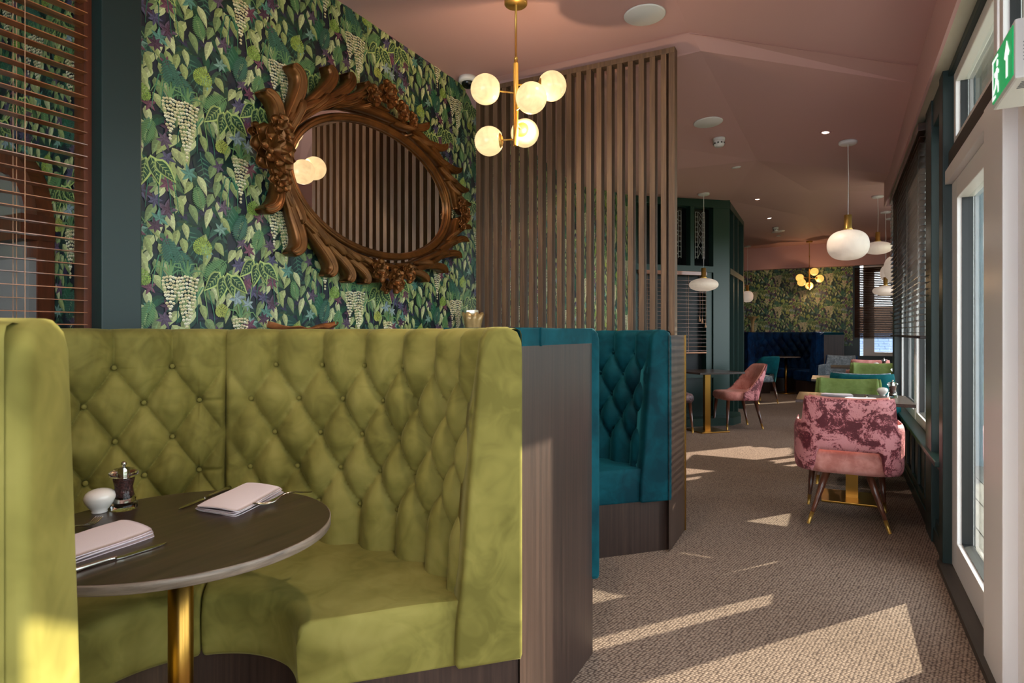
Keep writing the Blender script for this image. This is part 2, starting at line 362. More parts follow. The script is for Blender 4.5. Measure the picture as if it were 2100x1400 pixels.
# ---------------------------------------------------------------- mural print: flat leaves, flowers, ferns
LV, LF, LC = [], [], []
class Print:
    def __init__(s): s.v = []; s.f = []; s.c = []; s.k = 0
    def poly(s, pts, col):
        b = len(s.v); z = s.k*3.0e-6
        s.v += [(p[0], p[1], z) for p in pts]; s.f.append(list(range(b, b+len(pts)))); s.c.append(col)
    def nxt(s): s.k += 1
def sh(c, f): return tuple(min(1.0, x*f) for x in c[:3])
P = Print()
def leaf(x, y, L, W, a, c, rib=None, n=6, bend=0.15, side=0):
    ca, sa = math.cos(a), math.sin(a)
    def T(t, w):
        px_, py_ = t*L, w*W/2+bend*L*math.sin(t*PI)*0.5
        return (x+px_*ca-py_*sa, y+px_*sa+py_*ca)
    prof = [math.sin(PI*(t**0.62))**1.05 if 0 < t < 1 else 0 for t in [i/n for i in range(n+1)]]
    mid = [T(i/n, 0) for i in range(n+1)]
    L1 = [T(i/n, prof[i]) for i in range(1, n)]; R1 = [T(i/n, -prof[i]) for i in range(1, n)]
    P.nxt()
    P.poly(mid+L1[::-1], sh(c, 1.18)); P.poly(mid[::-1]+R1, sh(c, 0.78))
    P.nxt()
    r = rib or sh(c, 1.5)
    P.poly([T(0, 0.05), T(0, -0.05), T(0.95, 0)], r)
    for s in range(side):
        t = (s+1)/(side+1.5); q = prof[min(n-1, max(1, int(t*n+0.5)))]
        for sg in (1, -1):
            P.poly([T(t, 0), T(t+0.05, 0), T(min(0.97, t+0.16), sg*q*0.82)], r if sg > 0 else sh(r, 0.8))
def blade(x, y, pts, w, c):
    P.nxt(); n = len(pts)
    L1, R1 = [], []
    for i, (px_, py_) in enumerate(pts):
        a = pts[max(i-1, 0)]; b = pts[min(i+1, n-1)]; dx, dy = b[0]-a[0], b[1]-a[1]; d = math.hypot(dx, dy) or 1
        ww = w*(1-i/(n-0.5))**0.5
        L1.append((x+px_-dy/d*ww, y+py_+dx/d*ww)); R1.append((x+px_+dy/d*ww, y+py_-dx/d*ww))
    for i in range(n-1): P.poly([L1[i], L1[i+1], R1[i+1], R1[i]], c)
YG = [srgb(146, 158, 100), srgb(168, 176, 122), srgb(120, 140, 92), srgb(184, 190, 142)]
DG = [srgb(22, 62, 54), srgb(28, 78, 64), srgb(18, 48, 50), srgb(30, 86, 60)]
MG = [srgb(70, 112, 84), srgb(92, 132, 84), srgb(54, 98, 82)]
PU = [srgb(92, 74, 96), srgb(112, 66, 86), srgb(78, 74, 104), srgb(74, 48, 68)]
TE = [srgb(116, 150, 138), srgb(82, 128, 116), srgb(142, 160, 166)]
CR = [srgb(236, 226, 182), srgb(222, 208, 160), srgb(246, 240, 210)]
TW, TH = 0.50, 0.69
def vine(x, y, n, sway=0.02):
    for i in range(n):
        s = 1 if i % 2 else -1
        leaf(x+s*0.014+sway*math.sin(i*0.9), y-i*0.030, random.uniform(0.065, 0.095), random.uniform(0.030, 0.040), -PI/2+s*random.uniform(0.15, 0.7), random.choice(YG), bend=0.1*s, side=3)
def wisteria(x, y, n=15, w=0.035):
    w *= 1.25
    for k in range(5):
        a = 0.4+0.55*k; blade(x, y, [(0, 0), (0.03*math.cos(a), 0.06*math.sin(a)), (0.07*math.cos(a), 0.065*math.sin(a)), (0.09*math.cos(a), 0.0)], 0.0035, random.choice([srgb(110, 150, 96), srgb(84, 130, 90)]))
    for i in range(n):
        t = i/(n-1); ww = w*(1-t**1.4)+0.004; m = max(1, int(ww*2/0.0135))
        for j in range(m):
            px_ = x+(j-(m-1)/2)*0.0135+random.uniform(-0.002, 0.002); py_ = y-i*0.0142-(random.uniform(0, 0.004))-abs(j-(m-1)/2)*0.003
            c = random.choice(CR); P.nxt(); r = 0.0072
            P.poly([(px_+r*math.cos(q*PI/3), py_+r*0.8*math.sin(q*PI/3)) for q in range(6)], c)
            P.nxt(); P.poly([(px_-r*0.9, py_-r*0.3), (px_, py_-r*0.9), (px_+r*0.9, py_-r*0.3), (px_, py_+0.1*r)], sh(c, 0.62))
def fern(x, y, L, a, c):
    ca, sa = math.cos(a), math.sin(a)
    blade(x, y, [(0, 0), (L*ca, L*sa)], 0.0018, sh(c, 1.3))
    for i in range(13):
        t = (i+1)/14; q = 0.36*L*math.sin(PI*(0.12+0.88*t))**0.8
        for s in (1, -1):
            leaf(x+t*L*ca, y+t*L*sa, q, q*0.3, a+s*1.15, c, n=3, bend=0)
def dots(x, y, R, c):
    for ring in range(6):
        r = R*(ring+0.5)/6; m = max(4, int(2*PI*r/0.0098))
        for j in range(m):
            q = 2*PI*j/m+ring*0.4; px_ = x+r*math.cos(q)*0.9; py_ = y+r*math.sin(q)*0.78-0.2*abs(math.cos(q))*r
            P.nxt(); rr = 0.0044; P.poly([(px_-rr, py_), (px_, py_-rr*1.2), (px_+rr, py_), (px_, py_+rr)], sh(c, random.uniform(0.7, 1.3)))
def star(x, y, R, c, n=6):
    a0 = random.uniform(0, 1)
    for j in range(n): leaf(x, y, R*random.uniform(0.85, 1.1), R*0.42, a0+2*PI*j/n, sh(c, random.uniform(0.75, 1.2)), bend=0.05, n=4, side=2)
def calathea(x, y, L, a):
    leaf(x, y, L, L*0.5, a, srgb(168, 186, 110), bend=0.05); 
    dx, dy = 0.07*L*math.cos(a), 0.07*L*math.sin(a)
    leaf(x+dx, y+dy, L*0.84, L*0.37, a, srgb(26, 70, 46), srgb(176, 196, 120), bend=0.05, side=5)
def bigleaf(x, y, L, a): leaf(x, y, L, L*0.62, a, random.choice(DG), srgb(70, 118, 96), n=8, bend=0.1, side=6)
def off(k): return (random.uniform(0, TW), random.uniform(0, TH))
# background jumble of dark leaves
for i in range(150):
    x, y = off(0); leaf(x, y, random.uniform(0.06, 0.12), random.uniform(0.03, 0.05), random.uniform(-PI, 0), sh(random.choice(DG+MG+[srgb(52, 48, 78), srgb(34, 66, 60), srgb(60, 92, 60)]), random.uniform(0.35, 0.85)), bend=random.uniform(-.2, .2), side=3)
for (x, y, L, a) in [(0.05, 0.62, .17, -1.1), (0.43, 0.30, .18, -2.2), (0.27, 0.05, .15, -1.9), (0.33, 0.50, .15, -0.7), (0.12, 0.24, .15, -1.4)]: bigleaf(x, y, L, a)
for (x, y) in [(0.02, 0.66), (0.16, 0.60), (0.25, 0.36), (0.40, 0.16), (0.47, 0.60), (0.08, 0.17), (0.34, 0.68), (0.20, 0.20), (0.30, 0.55), (0.05, 0.40), (0.45, 0.34), (0.13, 0.46), (0.37, 0.30), (0.00, 0.25)]:
    vine(x, y, random.choice([6, 7, 8]))
for i in range(22):
    x, y = off(0); x = 0.30+0.19*(x/TW); star(x, 0.22+0.42*(y/TH), random.uniform(0.030, 0.046), random.choice(PU+TE+PU), random.choice([5, 6, 7]))
for i in range(5):
    x, y = off(0); star(x, y, random.uniform(0.03, 0.04), random.choice(PU), 5)
for i in range(5): 
    x, y = off(0); star(x, y, random.uniform(0.034, 0.046), random.choice(TE), 6)
for (x, y) in [(0.10, 0.33), (0.29, 0.12), (0.44, 0.42), (0.0, 0.45)]:
    for k in range(5):
        a = 0.3+0.6*k; blade(x, y, [(0, 0), (0.03*math.cos(a), 0.05), (0.06*math.cos(a), 0.04), (0.085*math.cos(a), -0.05), (0.09*math.cos(a), -0.1)], 0.003, random.choice([srgb(120, 158, 100), srgb(66, 126, 96), srgb(40, 104, 84)]))
dots(0.13, 0.55, 0.048, srgb(150, 172, 76)); dots(0.38, 0.06, 0.04, srgb(132, 160, 72)); dots(0.22, 0.29, 0.036, srgb(160, 168, 80))
for (x, y, L, a) in [(0.42, 0.66, .11, -1.9), (0.10, 0.10, .10, -1.3), (0.24, 0.50, .14, -2.4), (0.47, 0.22, .13, -1.2), (0.02, 0.52, .12, -1.0), (0.33, 0.02, .13, -1.9)]: fern(x, y, L, a, random.choice(MG))
for (x, y) in [(0.23, 0.45), (0.40, 0.52)]:
    for k, a in enumerate((-2.3, -1.75, -1.25, -0.7)): calathea(x+0.016*k-0.02, y-0.012*(k % 2), 0.115, a)
wisteria(0.06, 0.42, 17, 0.04); wisteria(0.31, 0.26, 14, 0.032); wisteria(0.49, 0.07, 12, 0.028)
# normalise the print into numpy once
pv = np.array(P.v); lens = np.array([len(f) for f in P.f]); cols = np.array([c[:3] for c in P.c])
def print_mesh(name, mapper, u0, u1, z0, z1, parent, drop=0.0):
    V = []; Ls = []; Cs = []; base = 0; nf = len(lens)
    starts = np.concatenate([[0], np.cumsum(lens)[:-1]])
    fc = np.array([pv[s:s+l, :2].mean(0) for s, l in zip(starts, lens)])
    loops_all = np.arange(len(pv))
    i0, i1 = int(math.floor((u0-0.1)/TW)), int(math.ceil((u1+0.1)/TW)); j0, j1 = int(math.floor((z0-0.1)/TH)), int(math.ceil((z1+0.1)/TH))
    VV, loop_tot, cc = [], [], []
    for i in range(i0, i1+1):
        for j in range(j0, j1+1):
            dx = i*TW; dz = j*TH+(TH/2 if i % 2 else 0)
            x0_, x1_ = pv[:, 0]+dx, pv[:, 1]+dz
            keep = np.array([True]*nf)
            mn = np.minimum.reduceat(x0_, starts); mxx = np.maximum.reduceat(x0_, starts); mn2 = np.minimum.reduceat(x1_, starts); mx2 = np.maximum.reduceat(x1_, starts)
            keep = (mxx > u0) & (mn < u1) & (mx2 > z0) & (mn2 < z1)
            if not keep.any(): continue
            vk = np.repeat(keep, lens)
            VV.append(np.stack([np.clip(x0_[vk], u0, u1), np.clip(x1_[vk], z0, z1), pv[vk, 2]+0.0012+((i % 3)*3+(j % 3))*0.0000007], 1)); loop_tot.append(lens[keep]); cc.append(np.repeat(cols[keep], lens[keep], axis=0))
    v = np.concatenate(VV); lt = np.concatenate(loop_tot); c = np.concatenate(cc)
    w = mapper(v)
    me = bpy.data.meshes.new(name); me.vertices.add(len(w)); me.vertices.foreach_set('co', w.astype(np.float32).ravel())
    me.loops.add(len(w)); me.loops.foreach_set('vertex_index', np.arange(len(w), dtype=np.int32))
    me.polygons.add(len(lt)); ls = np.concatenate([[0], np.cumsum(lt)[:-1]]).astype(np.int32)
    me.polygons.foreach_set('loop_start', ls); me.polygons.foreach_set('loop_total', lt.astype(np.int32))
    a = me.color_attributes.new('Col', 'FLOAT_COLOR', 'CORNER')
    a.data.foreach_set('color', np.concatenate([c, np.ones((len(c), 1))], 1).astype(np.float32).ravel())
    me.update(); me.validate()
    o = link(name, me, M['print'], parent); o['kind'] = 'stuff'; return o
wl = bpy.data.objects['wall_left']; wf = bpy.data.objects['wall_far']; wlr = bpy.data.objects['wall_left_room']
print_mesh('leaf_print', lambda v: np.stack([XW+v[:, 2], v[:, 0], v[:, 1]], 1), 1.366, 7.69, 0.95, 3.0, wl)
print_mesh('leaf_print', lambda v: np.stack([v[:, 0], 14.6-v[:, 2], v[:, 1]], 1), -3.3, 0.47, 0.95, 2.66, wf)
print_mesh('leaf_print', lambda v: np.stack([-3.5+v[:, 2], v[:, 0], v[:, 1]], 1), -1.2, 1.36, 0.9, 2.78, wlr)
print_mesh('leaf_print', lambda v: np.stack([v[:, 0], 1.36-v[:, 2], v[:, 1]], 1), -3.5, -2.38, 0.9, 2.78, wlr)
# ---------------------------------------------------------------- glazed right wall
ZS = 0.53
def pane(name, y0, y1, z0, z1, x, parent=None):
    o = mesh(name, [(x, y0, z0), (x, y1, z0), (x, y1, z1), (x, y0, z1), (x+0.012, y0, z0), (x+0.012, y1, z0), (x+0.012, y1, z1), (x+0.012, y0, z1)],
             [(0, 3, 2, 1), (4, 5, 6, 7), (0, 1, 5, 4), (3, 7, 6, 2)], M['glass'], parent); return o
def frame(name, y0, y1, z0, z1, w, x0, x1, mat, wb=None, wt=None, glass=True):
    wb = wb or w; wt = wt or w
    o = struct(rw(boxes(name, [(x0, x1, y0, y0+w, z0, z1), (x0, x1, y1-w, y1, z0, z1), (x0, x1, y0+w, y1-w, z0, z0+wb), (x0, x1, y0+w, y1-w, z1-wt, z1)], mat, bev=0.004)))
    # inner bead, a dark gasket round the pane
    b = boxes('gasket', [(x0+0.02, x1-0.005, y0+w, y0+w+0.006, z0+wb, z1-wt), (x0+0.02, x1-0.005, y1-w-0.006, y1-w, z0+wb, z1-wt), (x0+0.02, x1-0.005, y0+w, y1-w, z0+wb, z0+wb+0.006)], M['black'], o)
    if glass: pane('pane', y0+w, y1-w, z0+wb, z1-wt, (x0+x1)/2+0.01, o)
    return o
frame('window_2', 2.83, 3.86, 0.03, 2.0, 0.15, 0.56, 0.63, M['white'], wb=0.15, wt=0.10)      # sidelight
frame('door_1', 1.80, 2.53, 0.03, 2.0, 0.10, 0.56, 0.63, M['white'], wb=0.16, wt=0.10)
frame('door_2', 1.07, 1.80, 0.03, 2.0, 0.10, 0.56, 0.63, M['white'], wb=0.16, wt=0.10)
struct(rw(boxes('trim_9', [(0.52, 0.64, 2.53, 2.83, 0.0, 2.06)], M['white'], bev=0.005)))          # meeting post
struct(rw(boxes('trim_10', [(0.53, 0.64, 1.07, 3.86, 2.0, 2.07)], M['white'], bev=0.004)))
struct(rw(boxes('trim_11', [(0.545, 0.66, -2.2, 3.88, 2.07, 2.17)], M['beam'], bev=0.004)))
struct(rw(boxes('trim_12', [(0.50, 0.68, 1.2, 3.9, 0.0, 0.03)], M['beam'])))
for i, (a, b) in enumerate([(2.86, 3.84), (1.75, 2.82), (0.6, 1.71), (-0.6, 0.56), (-2.1, -0.64)]):
    frame('window_%d' % (3+i), a, b, 2.17, 2.56, 0.055, 0.565, 0.62, M['white'])
# glazing beside and behind the photographer
for i, (a, b) in enumerate([(0.2, 0.97), (-0.9, 0.1), (-2.1, -1.0)]):
    frame('window_%d' % (8+i), a, b, 0.03, 2.05, 0.08, 0.56, 0.62, M['white'])
struct(rw(boxes('trim_13', [(0.52, 0.66, y, y+0.1, 0, 2.6) for y in (-2.2, -0.99, 0.1, 0.97)]+[(0.52, 0.66, 3.86, 3.99, 0, 2.6), (0.52, 0.66, 4.32, 4.58, 0, 2.6), (0.52, 0.70, 7.12, 7.30, 0, 2.6)], M['darkgreen'], bev=0.005)))
struct(rw(boxes('trim_14', [(0.53, 0.66, 3.99, 7.12, 2.44, 2.6), (0.545, 0.66, -2.2, 3.86, 2.56, 2.62)], M['darkgreen'], bev=0.004)))
frame('window_11', 3.99, 4.32, ZS, 2.44, 0.055, 0.58, 0.63, M['white'])
frame('window_12', 4.58, 5.82, ZS, 2.44, 0.07, 0.58, 0.64, M['white'])
frame('window_13', 5.86, 7.12, ZS, 2.44, 0.07, 0.58, 0.64, M['white'])
# wainscot under the sills: each panel its own
ws = struct(rw(boxes('wall_right', [(0.56, 0.66, 3.99, 7.3, 0, ZS-0.02)], M['darkgreen'])))
struct(rw(boxes('baseboard_right', [(0.53, 0.56, 3.99, 7.3, 0, 0.09)], M['darkgreen'], bev=0.004)))
struct(rw(boxes('trim_15', [(0.50, 0.60, 3.99, 7.12, ZS-0.03, ZS)], M['midgreen'], bev=0.006)))
for k in range(8):
    y0 = 4.02+k*0.41; 
    if y0+0.4 > 7.3: break
    o = rw(boxes('panel_rail', [(0.54, 0.56, y0, y0+0.05, 0.09, 0.50), (0.54, 0.56, y0+0.05, y0+0.41, 0.09, 0.14), (0.54, 0.56, y0+0.05, y0+0.41, 0.45, 0.50)], M['darkgreen'], bev=0.003)); struct(o); o.name = 'trim_%d' % (20+k)
# beyond the step: outer wall of the far bay
struct(boxes('wall_right_far', [(1.65, 1.75, 7.3, 14.7, 0, 0.6), (1.65, 1.75, 7.3, 14.7, 2.5, 3.3), (0.66, 1.75, 7.3, 7.4, 0, 3.3), (1.65, 1.75, 10.35, 14.7, 0.6, 2.5)], M['darkgreen']))
for i in range(2):
    struct(boxes('window_%d' % (14+i), [(1.66, 1.72, 7.45+i*1.44, 7.53+i*1.44, 0.6, 2.5), (1.66, 1.72, 7.53+i*1.44, 8.89+i*1.44, 0.6, 0.68), (1.66, 1.72, 7.53+i*1.44, 8.89+i*1.44, 2.42, 2.5)], M['white']))
cl = struct(boxes('cladding', [(0.70, 1.80, 7.27, 7.285, -0.1, 3.2)], M['clad'])); cl.name = 'trim_31'
for k in range(8): struct(boxes('trim_%d' % (32+k), [(0.71+k*0.136, 0.835+k*0.136, 7.25, 7.27, -0.1, 3.2)], M['clad'], bev=0.004))
# far window facing the room
fw = struct(boxes('window_20', [(0.66, 0.86, 14.6, 14.67, 0.75, 2.55), (0.86, 1.65, 14.6, 14.67, 0.75, 0.83), (0.66, 1.65, 14.6, 14.67, 2.5, 2.62), (1.25, 1.29, 14.6, 14.66, 0.83, 2.5)], M['white'], bev=0.004))
mesh('pane', [(0.86, 14.64, 0.83), (1.65, 14.64, 0.83), (1.65, 14.64, 2.5), (0.86, 14.64, 2.5)], [(0, 1, 2, 3)], M['glass'], fw)
# ---------------------------------------------------------------- outdoors
struct(boxes('ground', [(0.7, 60, -8, 80, -0.2, -0.12), (-30, 0.7, 14.8, 80, -0.2, -0.12)], M['grass']))
dk = struct(boxes('terrace', [(0.70, 3.9, -3, 14, -0.12, -0.07)], M['beam']))
pm = None
for k in range(21):
    if pm is None:
        o = box('deck_board', 0, 0.142, -3, 14, 0, 0.022, M['deck'], dk); pm = o.data
    else: o = link('deck_board', pm, None, dk)
    o.location = (0.72+k*0.15, 0, -0.07)
hv, hf = [], []
def leafblob(name, cx, cy, cz, sx, sy, sz, n, size, mat, label, group):
    c = rng.normal(size=(n, 3)); c /= np.linalg.norm(c, axis=1)[:, None]; c *= rng.uniform(0.75, 1.0, (n, 1)); c = c*np.array([sx, sy, sz])
    vs, fs = [], []
    for i, p in enumerate(c):
        a, b = rng.uniform(0, 6.28), rng.uniform(-1, 1); d = np.array([math.cos(a), math.sin(a), b])*size; e = np.array([-math.sin(a), math.cos(a), 0.3])*size*0.5
        vs += [p-d, p+e, p+d, p-e]; fs.append((4*i, 4*i+1, 4*i+2, 4*i+3))
    o = thing(name, label, 'hedge', (cx, cy, -0.12), 0, group); f = mesh('foliage', vs, fs, mat, o, loc=(0, 0, cz)); f['kind'] = 'stuff'
    tube('trunk', [(0, 0, 0), (0, 0, cz)], 0.04, M['legwood'], o)
for k, lab in enumerate(('low green garden shrub nearest, outside the glass doors beyond the decking', 'second garden shrub along the decking', 'third garden shrub along the decking', 'farthest garden shrub at the end of the decking')):
    leafblob('shrub', 4.9, 0.5+k*2.6, 0.5, 0.55, 0.95, 0.5, 1500, 0.06, M['hedge'], lab, 'garden shrubs beyond the terrace')
# slate-roofed house seen through the far window
hs = thing('house', 'neighbouring house with blue grey slate roof outside the far window', 'house', (2.8, 22, -0.12))
box('wall', -4, 4, 0, 5, 0, 0.2, M['brick'], hs); box('rear_wall', -4, 5, 4, 6, 0, 2.3, M['brick'], hs)
rf = mesh('roof', [(-4.3, -0.3, 0.15), (4.3, -0.3, 0.15), (4.3, 2.5, 1.30), (-4.3, 2.5, 1.30), (-4.3, 3.9, 0.15), (4.3, 3.9, 0.15)], [(0, 1, 2, 3), (3, 2, 5, 4), (0, 3, 4), (1, 5, 2)], M['slate'], hs)
sm = None
for r_ in range(14):
    for k in range(18):
        if sm is None:
            o = box('slate', 0, 0.30, 0, 0.26, 0, 0.012, M['slate'], rf); sm = o.data
        else: o = link('slate', sm, None, rf)
        o.location = (-3.6+k*0.31+(0.15 if r_ % 2 else 0), -0.28+r_*0.195, 0.175+r_*0.080); o.rotation_euler = (0.36, 0, 0)
# bare tree outside
tr = thing('bare_tree', 'bare branching tree standing outside behind the far blind', 'tree', (3.4, 21, -0.12))
bv, bf = [], []
def branch(p, d, L, r, k):
    q = p+d*L; tube_geo([p, (p+q)/2+Vector((rng.uniform(-1, 1), rng.uniform(-1, 1), 0))*L*0.06, q], [r, r*0.85, r*0.65], 5, bv, bf)
    if k == 0: return
    for i in range(3):
        nd = (d+Vector((rng.uniform(-.7, .7), rng.uniform(-.7, .7), rng.uniform(-.1, .5)))).normalized(); branch(q, nd, L*0.72, r*0.6, k-1)
branch(Vector((0, 0, 0)), Vector((0, 0, 1)), 1.6, 0.13, 5)
mesh('trunk', bv, bf, M['legwood'], tr, True)
# ================================================================ BOOTHS
def annulus(R0, R1, a0, a1, z0, z1, n=48):   # closed solid ring sector
    vs, fs = [], []
    for i in range(n+1):
        a = a0+(a1-a0)*i/n; c, s = math.cos(a), math.sin(a)
        vs += [(R0*c, R0*s, z0), (R1*c, R1*s, z0), (R1*c, R1*s, z1), (R0*c, R0*s, z1)]
    for i in range(n):
        b = 4*i
        for k in range(4): fs.append((b+k, b+(k+1) % 4, b+4+(k+1) % 4, b+4+k))
    fs.append((3, 2, 1, 0)); fs.append((4*n, 4*n+1, 4*n+2, 4*n+3)); return vs, fs
def sweep(profile, a0, a1, n):               # closed profile (R,z) swept round the axis
    vs, fs = [], []; m = len(profile)
    for i in range(n+1):
        a = a0+(a1-a0)*i/n; c, s = math.cos(a), math.sin(a)
        vs += [(R*c, R*s, z) for R, z in profile]
    for i in range(n):
        for k in range(m): fs.append((i*m+k, i*m+(k+1) % m, (i+1)*m+(k+1) % m, (i+1)*m+k))
    fs.append(list(range(m))[::-1]); fs.append([n*m+k for k in range(m)]); return vs, fs
BT = 1.245; ZSEAT = 0.47
ROWS = [1.11-0.125*k for k in range(5)]
def rb(z): t = (z-ZSEAT)/(BT-ZSEAT); return 0.745+0.045*t
def tufted(name, a0, a1, nw, mat, parent, na, nz, depth=0.056):
    # surface over angle a0..a1 with nw diamonds; heights from the seat line to the rolled top
    zs = list(np.linspace(0.40, BT-0.03, nz)); H = 0.25; ztop, zbot = ROWS[0], ROWS[-1]
    aa = np.linspace(0, nw, na); Z, A = np.meshgrid(zs, aa, indexing='ij')
    q = (Z-ztop)/H
    p1, p2 = A+q, A-q                        # creases at integers
    f1, f2 = np.abs(np.sin(PI*p1)), np.abs(np.sin(PI*p2))
    dia = np.power(f1*f2, 0.5)
    up = np.power(np.abs(np.sin(PI*A)), 1.0)
    up = up**0.8; dn = up
    h = np.where(Z > ztop, up, np.where(Z < zbot, dn, dia))
    # pull flat at the panel ends: straight seam with a short horizontal tuck from each end button
    edge = np.minimum(A, nw-A); e = np.clip(edge/0.5, 0, 1)
    flat = np.power(np.clip(edge/0.06, 0, 1), 0.5)*0.9
    h = np.where(edge < 0.5, h*e**0.35*0.75+0.25*flat*(1-0.6*np.exp(-((((Z-ztop)/0.25) % 1)-0.5)**2/0.0009)), h)
    h = h*np.clip(edge/0.03, 0, 1)**0.5
    # deep dimple at buttons
    for r, zr in enumerate(ROWS):
        offs = 0.0 if r % 2 == 0 else 0.5
        da = (A-offs)-np.round(A-offs); d = np.sqrt((da*0.165)**2+(Z-zr)**2); h = h-0.35*np.exp(-(d/0.014)**2)*(edge > 0.2)
    R = rb(Z)-depth*(h)+0.004
    R += 0.0015*np.sin(Z*60+A*9)*np.sin(A*31)
    # front-to-top roll
    verts = []; T = a0+(a1-a0)*A/nw
    rolls = [(0.010, -0.012), (0.024, -0.003), (0.045, 0.0), (0.085, 0.0), (0.100, -0.006), (0.105, -0.02)]
    Rl = R[-1]; rows_R = [R]; rows_Z = [Z]
    ex = np.array([[r_+0*x for x in Rl] for r_, z_ in rolls]); exZ = np.array([[BT+z_ for x in Rl] for r_, z_ in rolls])
    sc = (0.892-Rl)/0.105
    ex = Rl[None, :]+ex*sc[None, :]
    exZ = exZ-0.006*(1-np.power(np.abs(np.sin(PI*aa)), 0.5))[None, :]*np.array([1, 1, .9, .6, .3, 0])[:, None]
    RR = np.concatenate([R, ex]); ZZ = np.concatenate([Z, exZ]); TT = np.concatenate([T, np.repeat(T[-1:], len(rolls), 0)])
    X = RR*np.cos(TT); Y = RR*np.sin(TT); nr, nc = RR.shape
    # closed back
    bx = 0.892*np.cos(TT[0]); by = 0.892*np.sin(TT[0])
    V = np.stack([X.ravel(), Y.ravel(), ZZ.ravel()], 1)
    V = np.concatenate([V, np.stack([bx, by, np.full(nc, 0.40)], 1)]); nr += 1
    V[:, 0] = np.maximum(V[:, 0], -0.838)
    idx = np.arange(nr*nc).reshape(nr, nc)
    F = np.stack([idx[:-1, :-1].ravel(), idx[:-1, 1:].ravel(), idx[1:, 1:].ravel(), idx[1:, :-1].ravel()], 1)
    me = bpy.data.meshes.new(name); me.from_pydata(V.tolist(), [], F.tolist()+[list(idx[0])[::-1]+list(idx[-1])] if False else F.tolist()); me.update()
    o = link(name, me, mat, parent, True)
    return o
btn = {}
def buttons(panel, a0, a1, nw, mat, key):
    for r, zr in enumerate(ROWS):
        ks = range(1, nw) if r % 2 == 0 else [k+0.5 for k in range(nw)]
        for k in ks:
            a = a0+(a1-a0)*k/nw; R = rb(zr)-0.002
            if key not in btn:
                vs, fs = lathe_geo([(0.0001, 0.004), (0.004, 0.0036), (0.0072, 0.002), (0.0088, -0.001), (0.008, -0.005), (0.0001, -0.006)], 12)
                o = mesh('button', vs, fs, mat, panel, True); btn[key] = o.data
            else: o = link('button', btn[key], None, panel)
            o.location = (R*math.cos(a), R*math.sin(a), zr)
            o.rotation_euler = (0, -PI/2, a)
def bolster(name, ang, side, mat, parent):
    # radial end face at angle ang; thickness tangentially; side=+1 faces increasing angle
    prof = [(0.70, 0.285), (0.885, 0.285), (0.89, 0.30), (0.89, 1.17), (0.887, 1.205), (0.875, 1.232), (0.845, 1.247), (0.81, 1.247), (0.785, 1.236), (0.768, 1.21), (0.762, 1.15), (0.735, 0.85), (0.712, 0.55), (0.694, 0.40), (0.69, 0.30)]
    bm = bmesh.new(); th = 0.085
    rad = Vector((math.cos(ang), math.sin(ang), 0)); tan = Vector((-math.sin(ang), math.cos(ang), 0))*side
    f0 = [bm.verts.new(rad*R+Vector((0, 0, z))+tan*0.022) for R, z in prof]; f1 = [bm.verts.new(rad*R+Vector((0, 0, z))-tan*th) for R, z in prof]
    bm.faces.new(f0); bm.faces.new(f1[::-1]); n = len(prof)
    for i in range(n): bm.faces.new((f0[i], f0[(i+1) % n], f1[(i+1) % n], f1[i]))
    bmesh.ops.recalc_face_normals(bm, faces=bm.faces[:])
    es = [e for e in bm.edges if all(v in f0 for v in e.verts)]
    bmesh.ops.bevel(bm, geom=es, offset=0.013, segments=3, affect='EDGES', profile=0.5)
    o = finish(name, bm, mat, parent, True)
    return o
def seat_cushion(a0, a1, mat, parent, Rin=0.27):
    prof = [(Rin+0.015, 0.285), (0.80, 0.285), (0.80, ZSEAT-0.01), (0.72, ZSEAT), (0.60, ZSEAT+0.006), (0.45, ZSEAT+0.004), (Rin+0.035, ZSEAT-0.001), (Rin+0.012, ZSEAT-0.01), (Rin+0.002, ZSEAT-0.028), (Rin, ZSEAT-0.06), (Rin+0.004, 0.33), (Rin+0.002, 0.30)]
    bm = bmesh.new(); vs, fs = sweep(prof, a0, a1, 30)
    bv_ = [bm.verts.new(v) for v in vs]
    for f in fs: bm.faces.new([bv_[i] for i in f])
    n = len(prof); ends = []
    for f in bm.faces:
        if len(f.verts) == n: ends += list(f.edges)
    bmesh.ops.bevel(bm, geom=ends, offset=0.012, segments=3, affect='EDGES', profile=0.5)
    return finish('seat_cushion', bm, mat, parent, True)
def booth(label, cx, cy, mat, key, quality, wings=(True, True), rz=0.0, loc_z=0):
    t = thing('curved_booth', label, 'booth', (cx, cy, 0), rz)
    A0, A1 = math.radians(45), math.radians(-225)
    # angles here measured from +Y (down the room) clockwise mapped: local X = across, local Y = along room
    cuts = [math.radians(q) for q in (45, 135, 225, 315)]
    for i in range(3):
        na, nz = quality[i]
        p = tufted('backrest', cuts[i], cuts[i+1], 7, mat, t, na, nz); buttons(p, cuts[i], cuts[i+1], 7, mat, key)
        seat_cushion(cuts[i]+0.012*(i > 0), cuts[i+1]-0.004, mat, t)
    bolster('end_bolster', cuts[0], -1, mat, t); bolster('end_bolster', cuts[3], 1, mat, t)
    vs, fs = annulus(0.33, 0.885, cuts[0]+0.012, cuts[3]-0.012, 0.0, 0.30, 60); mesh('plinth', [(max(a, -0.838), b, c) for a, b, c in vs], fs, M['dwood'], t)
    return t
# local frame of the booth: opening faces local -Y+... we want the opening toward world +X, so rotate so that
# angle 0 (gap centre) looks to +X: panels span 45..315 degrees
GC = (-1.425, 0.965); TC = (-1.42, 2.85)
gb = booth('lime green velvet button-tufted horseshoe booth nearest the camera', GC[0], GC[1], M['green'], 'g', [(330, 230), (330, 230), (110, 70)][::-1])
tb = booth('teal velvet button-tufted horseshoe booth beside the slatted screen', TC[0], TC[1], M['teal'], 't', [(110, 70), (150, 100), (200, 130)])
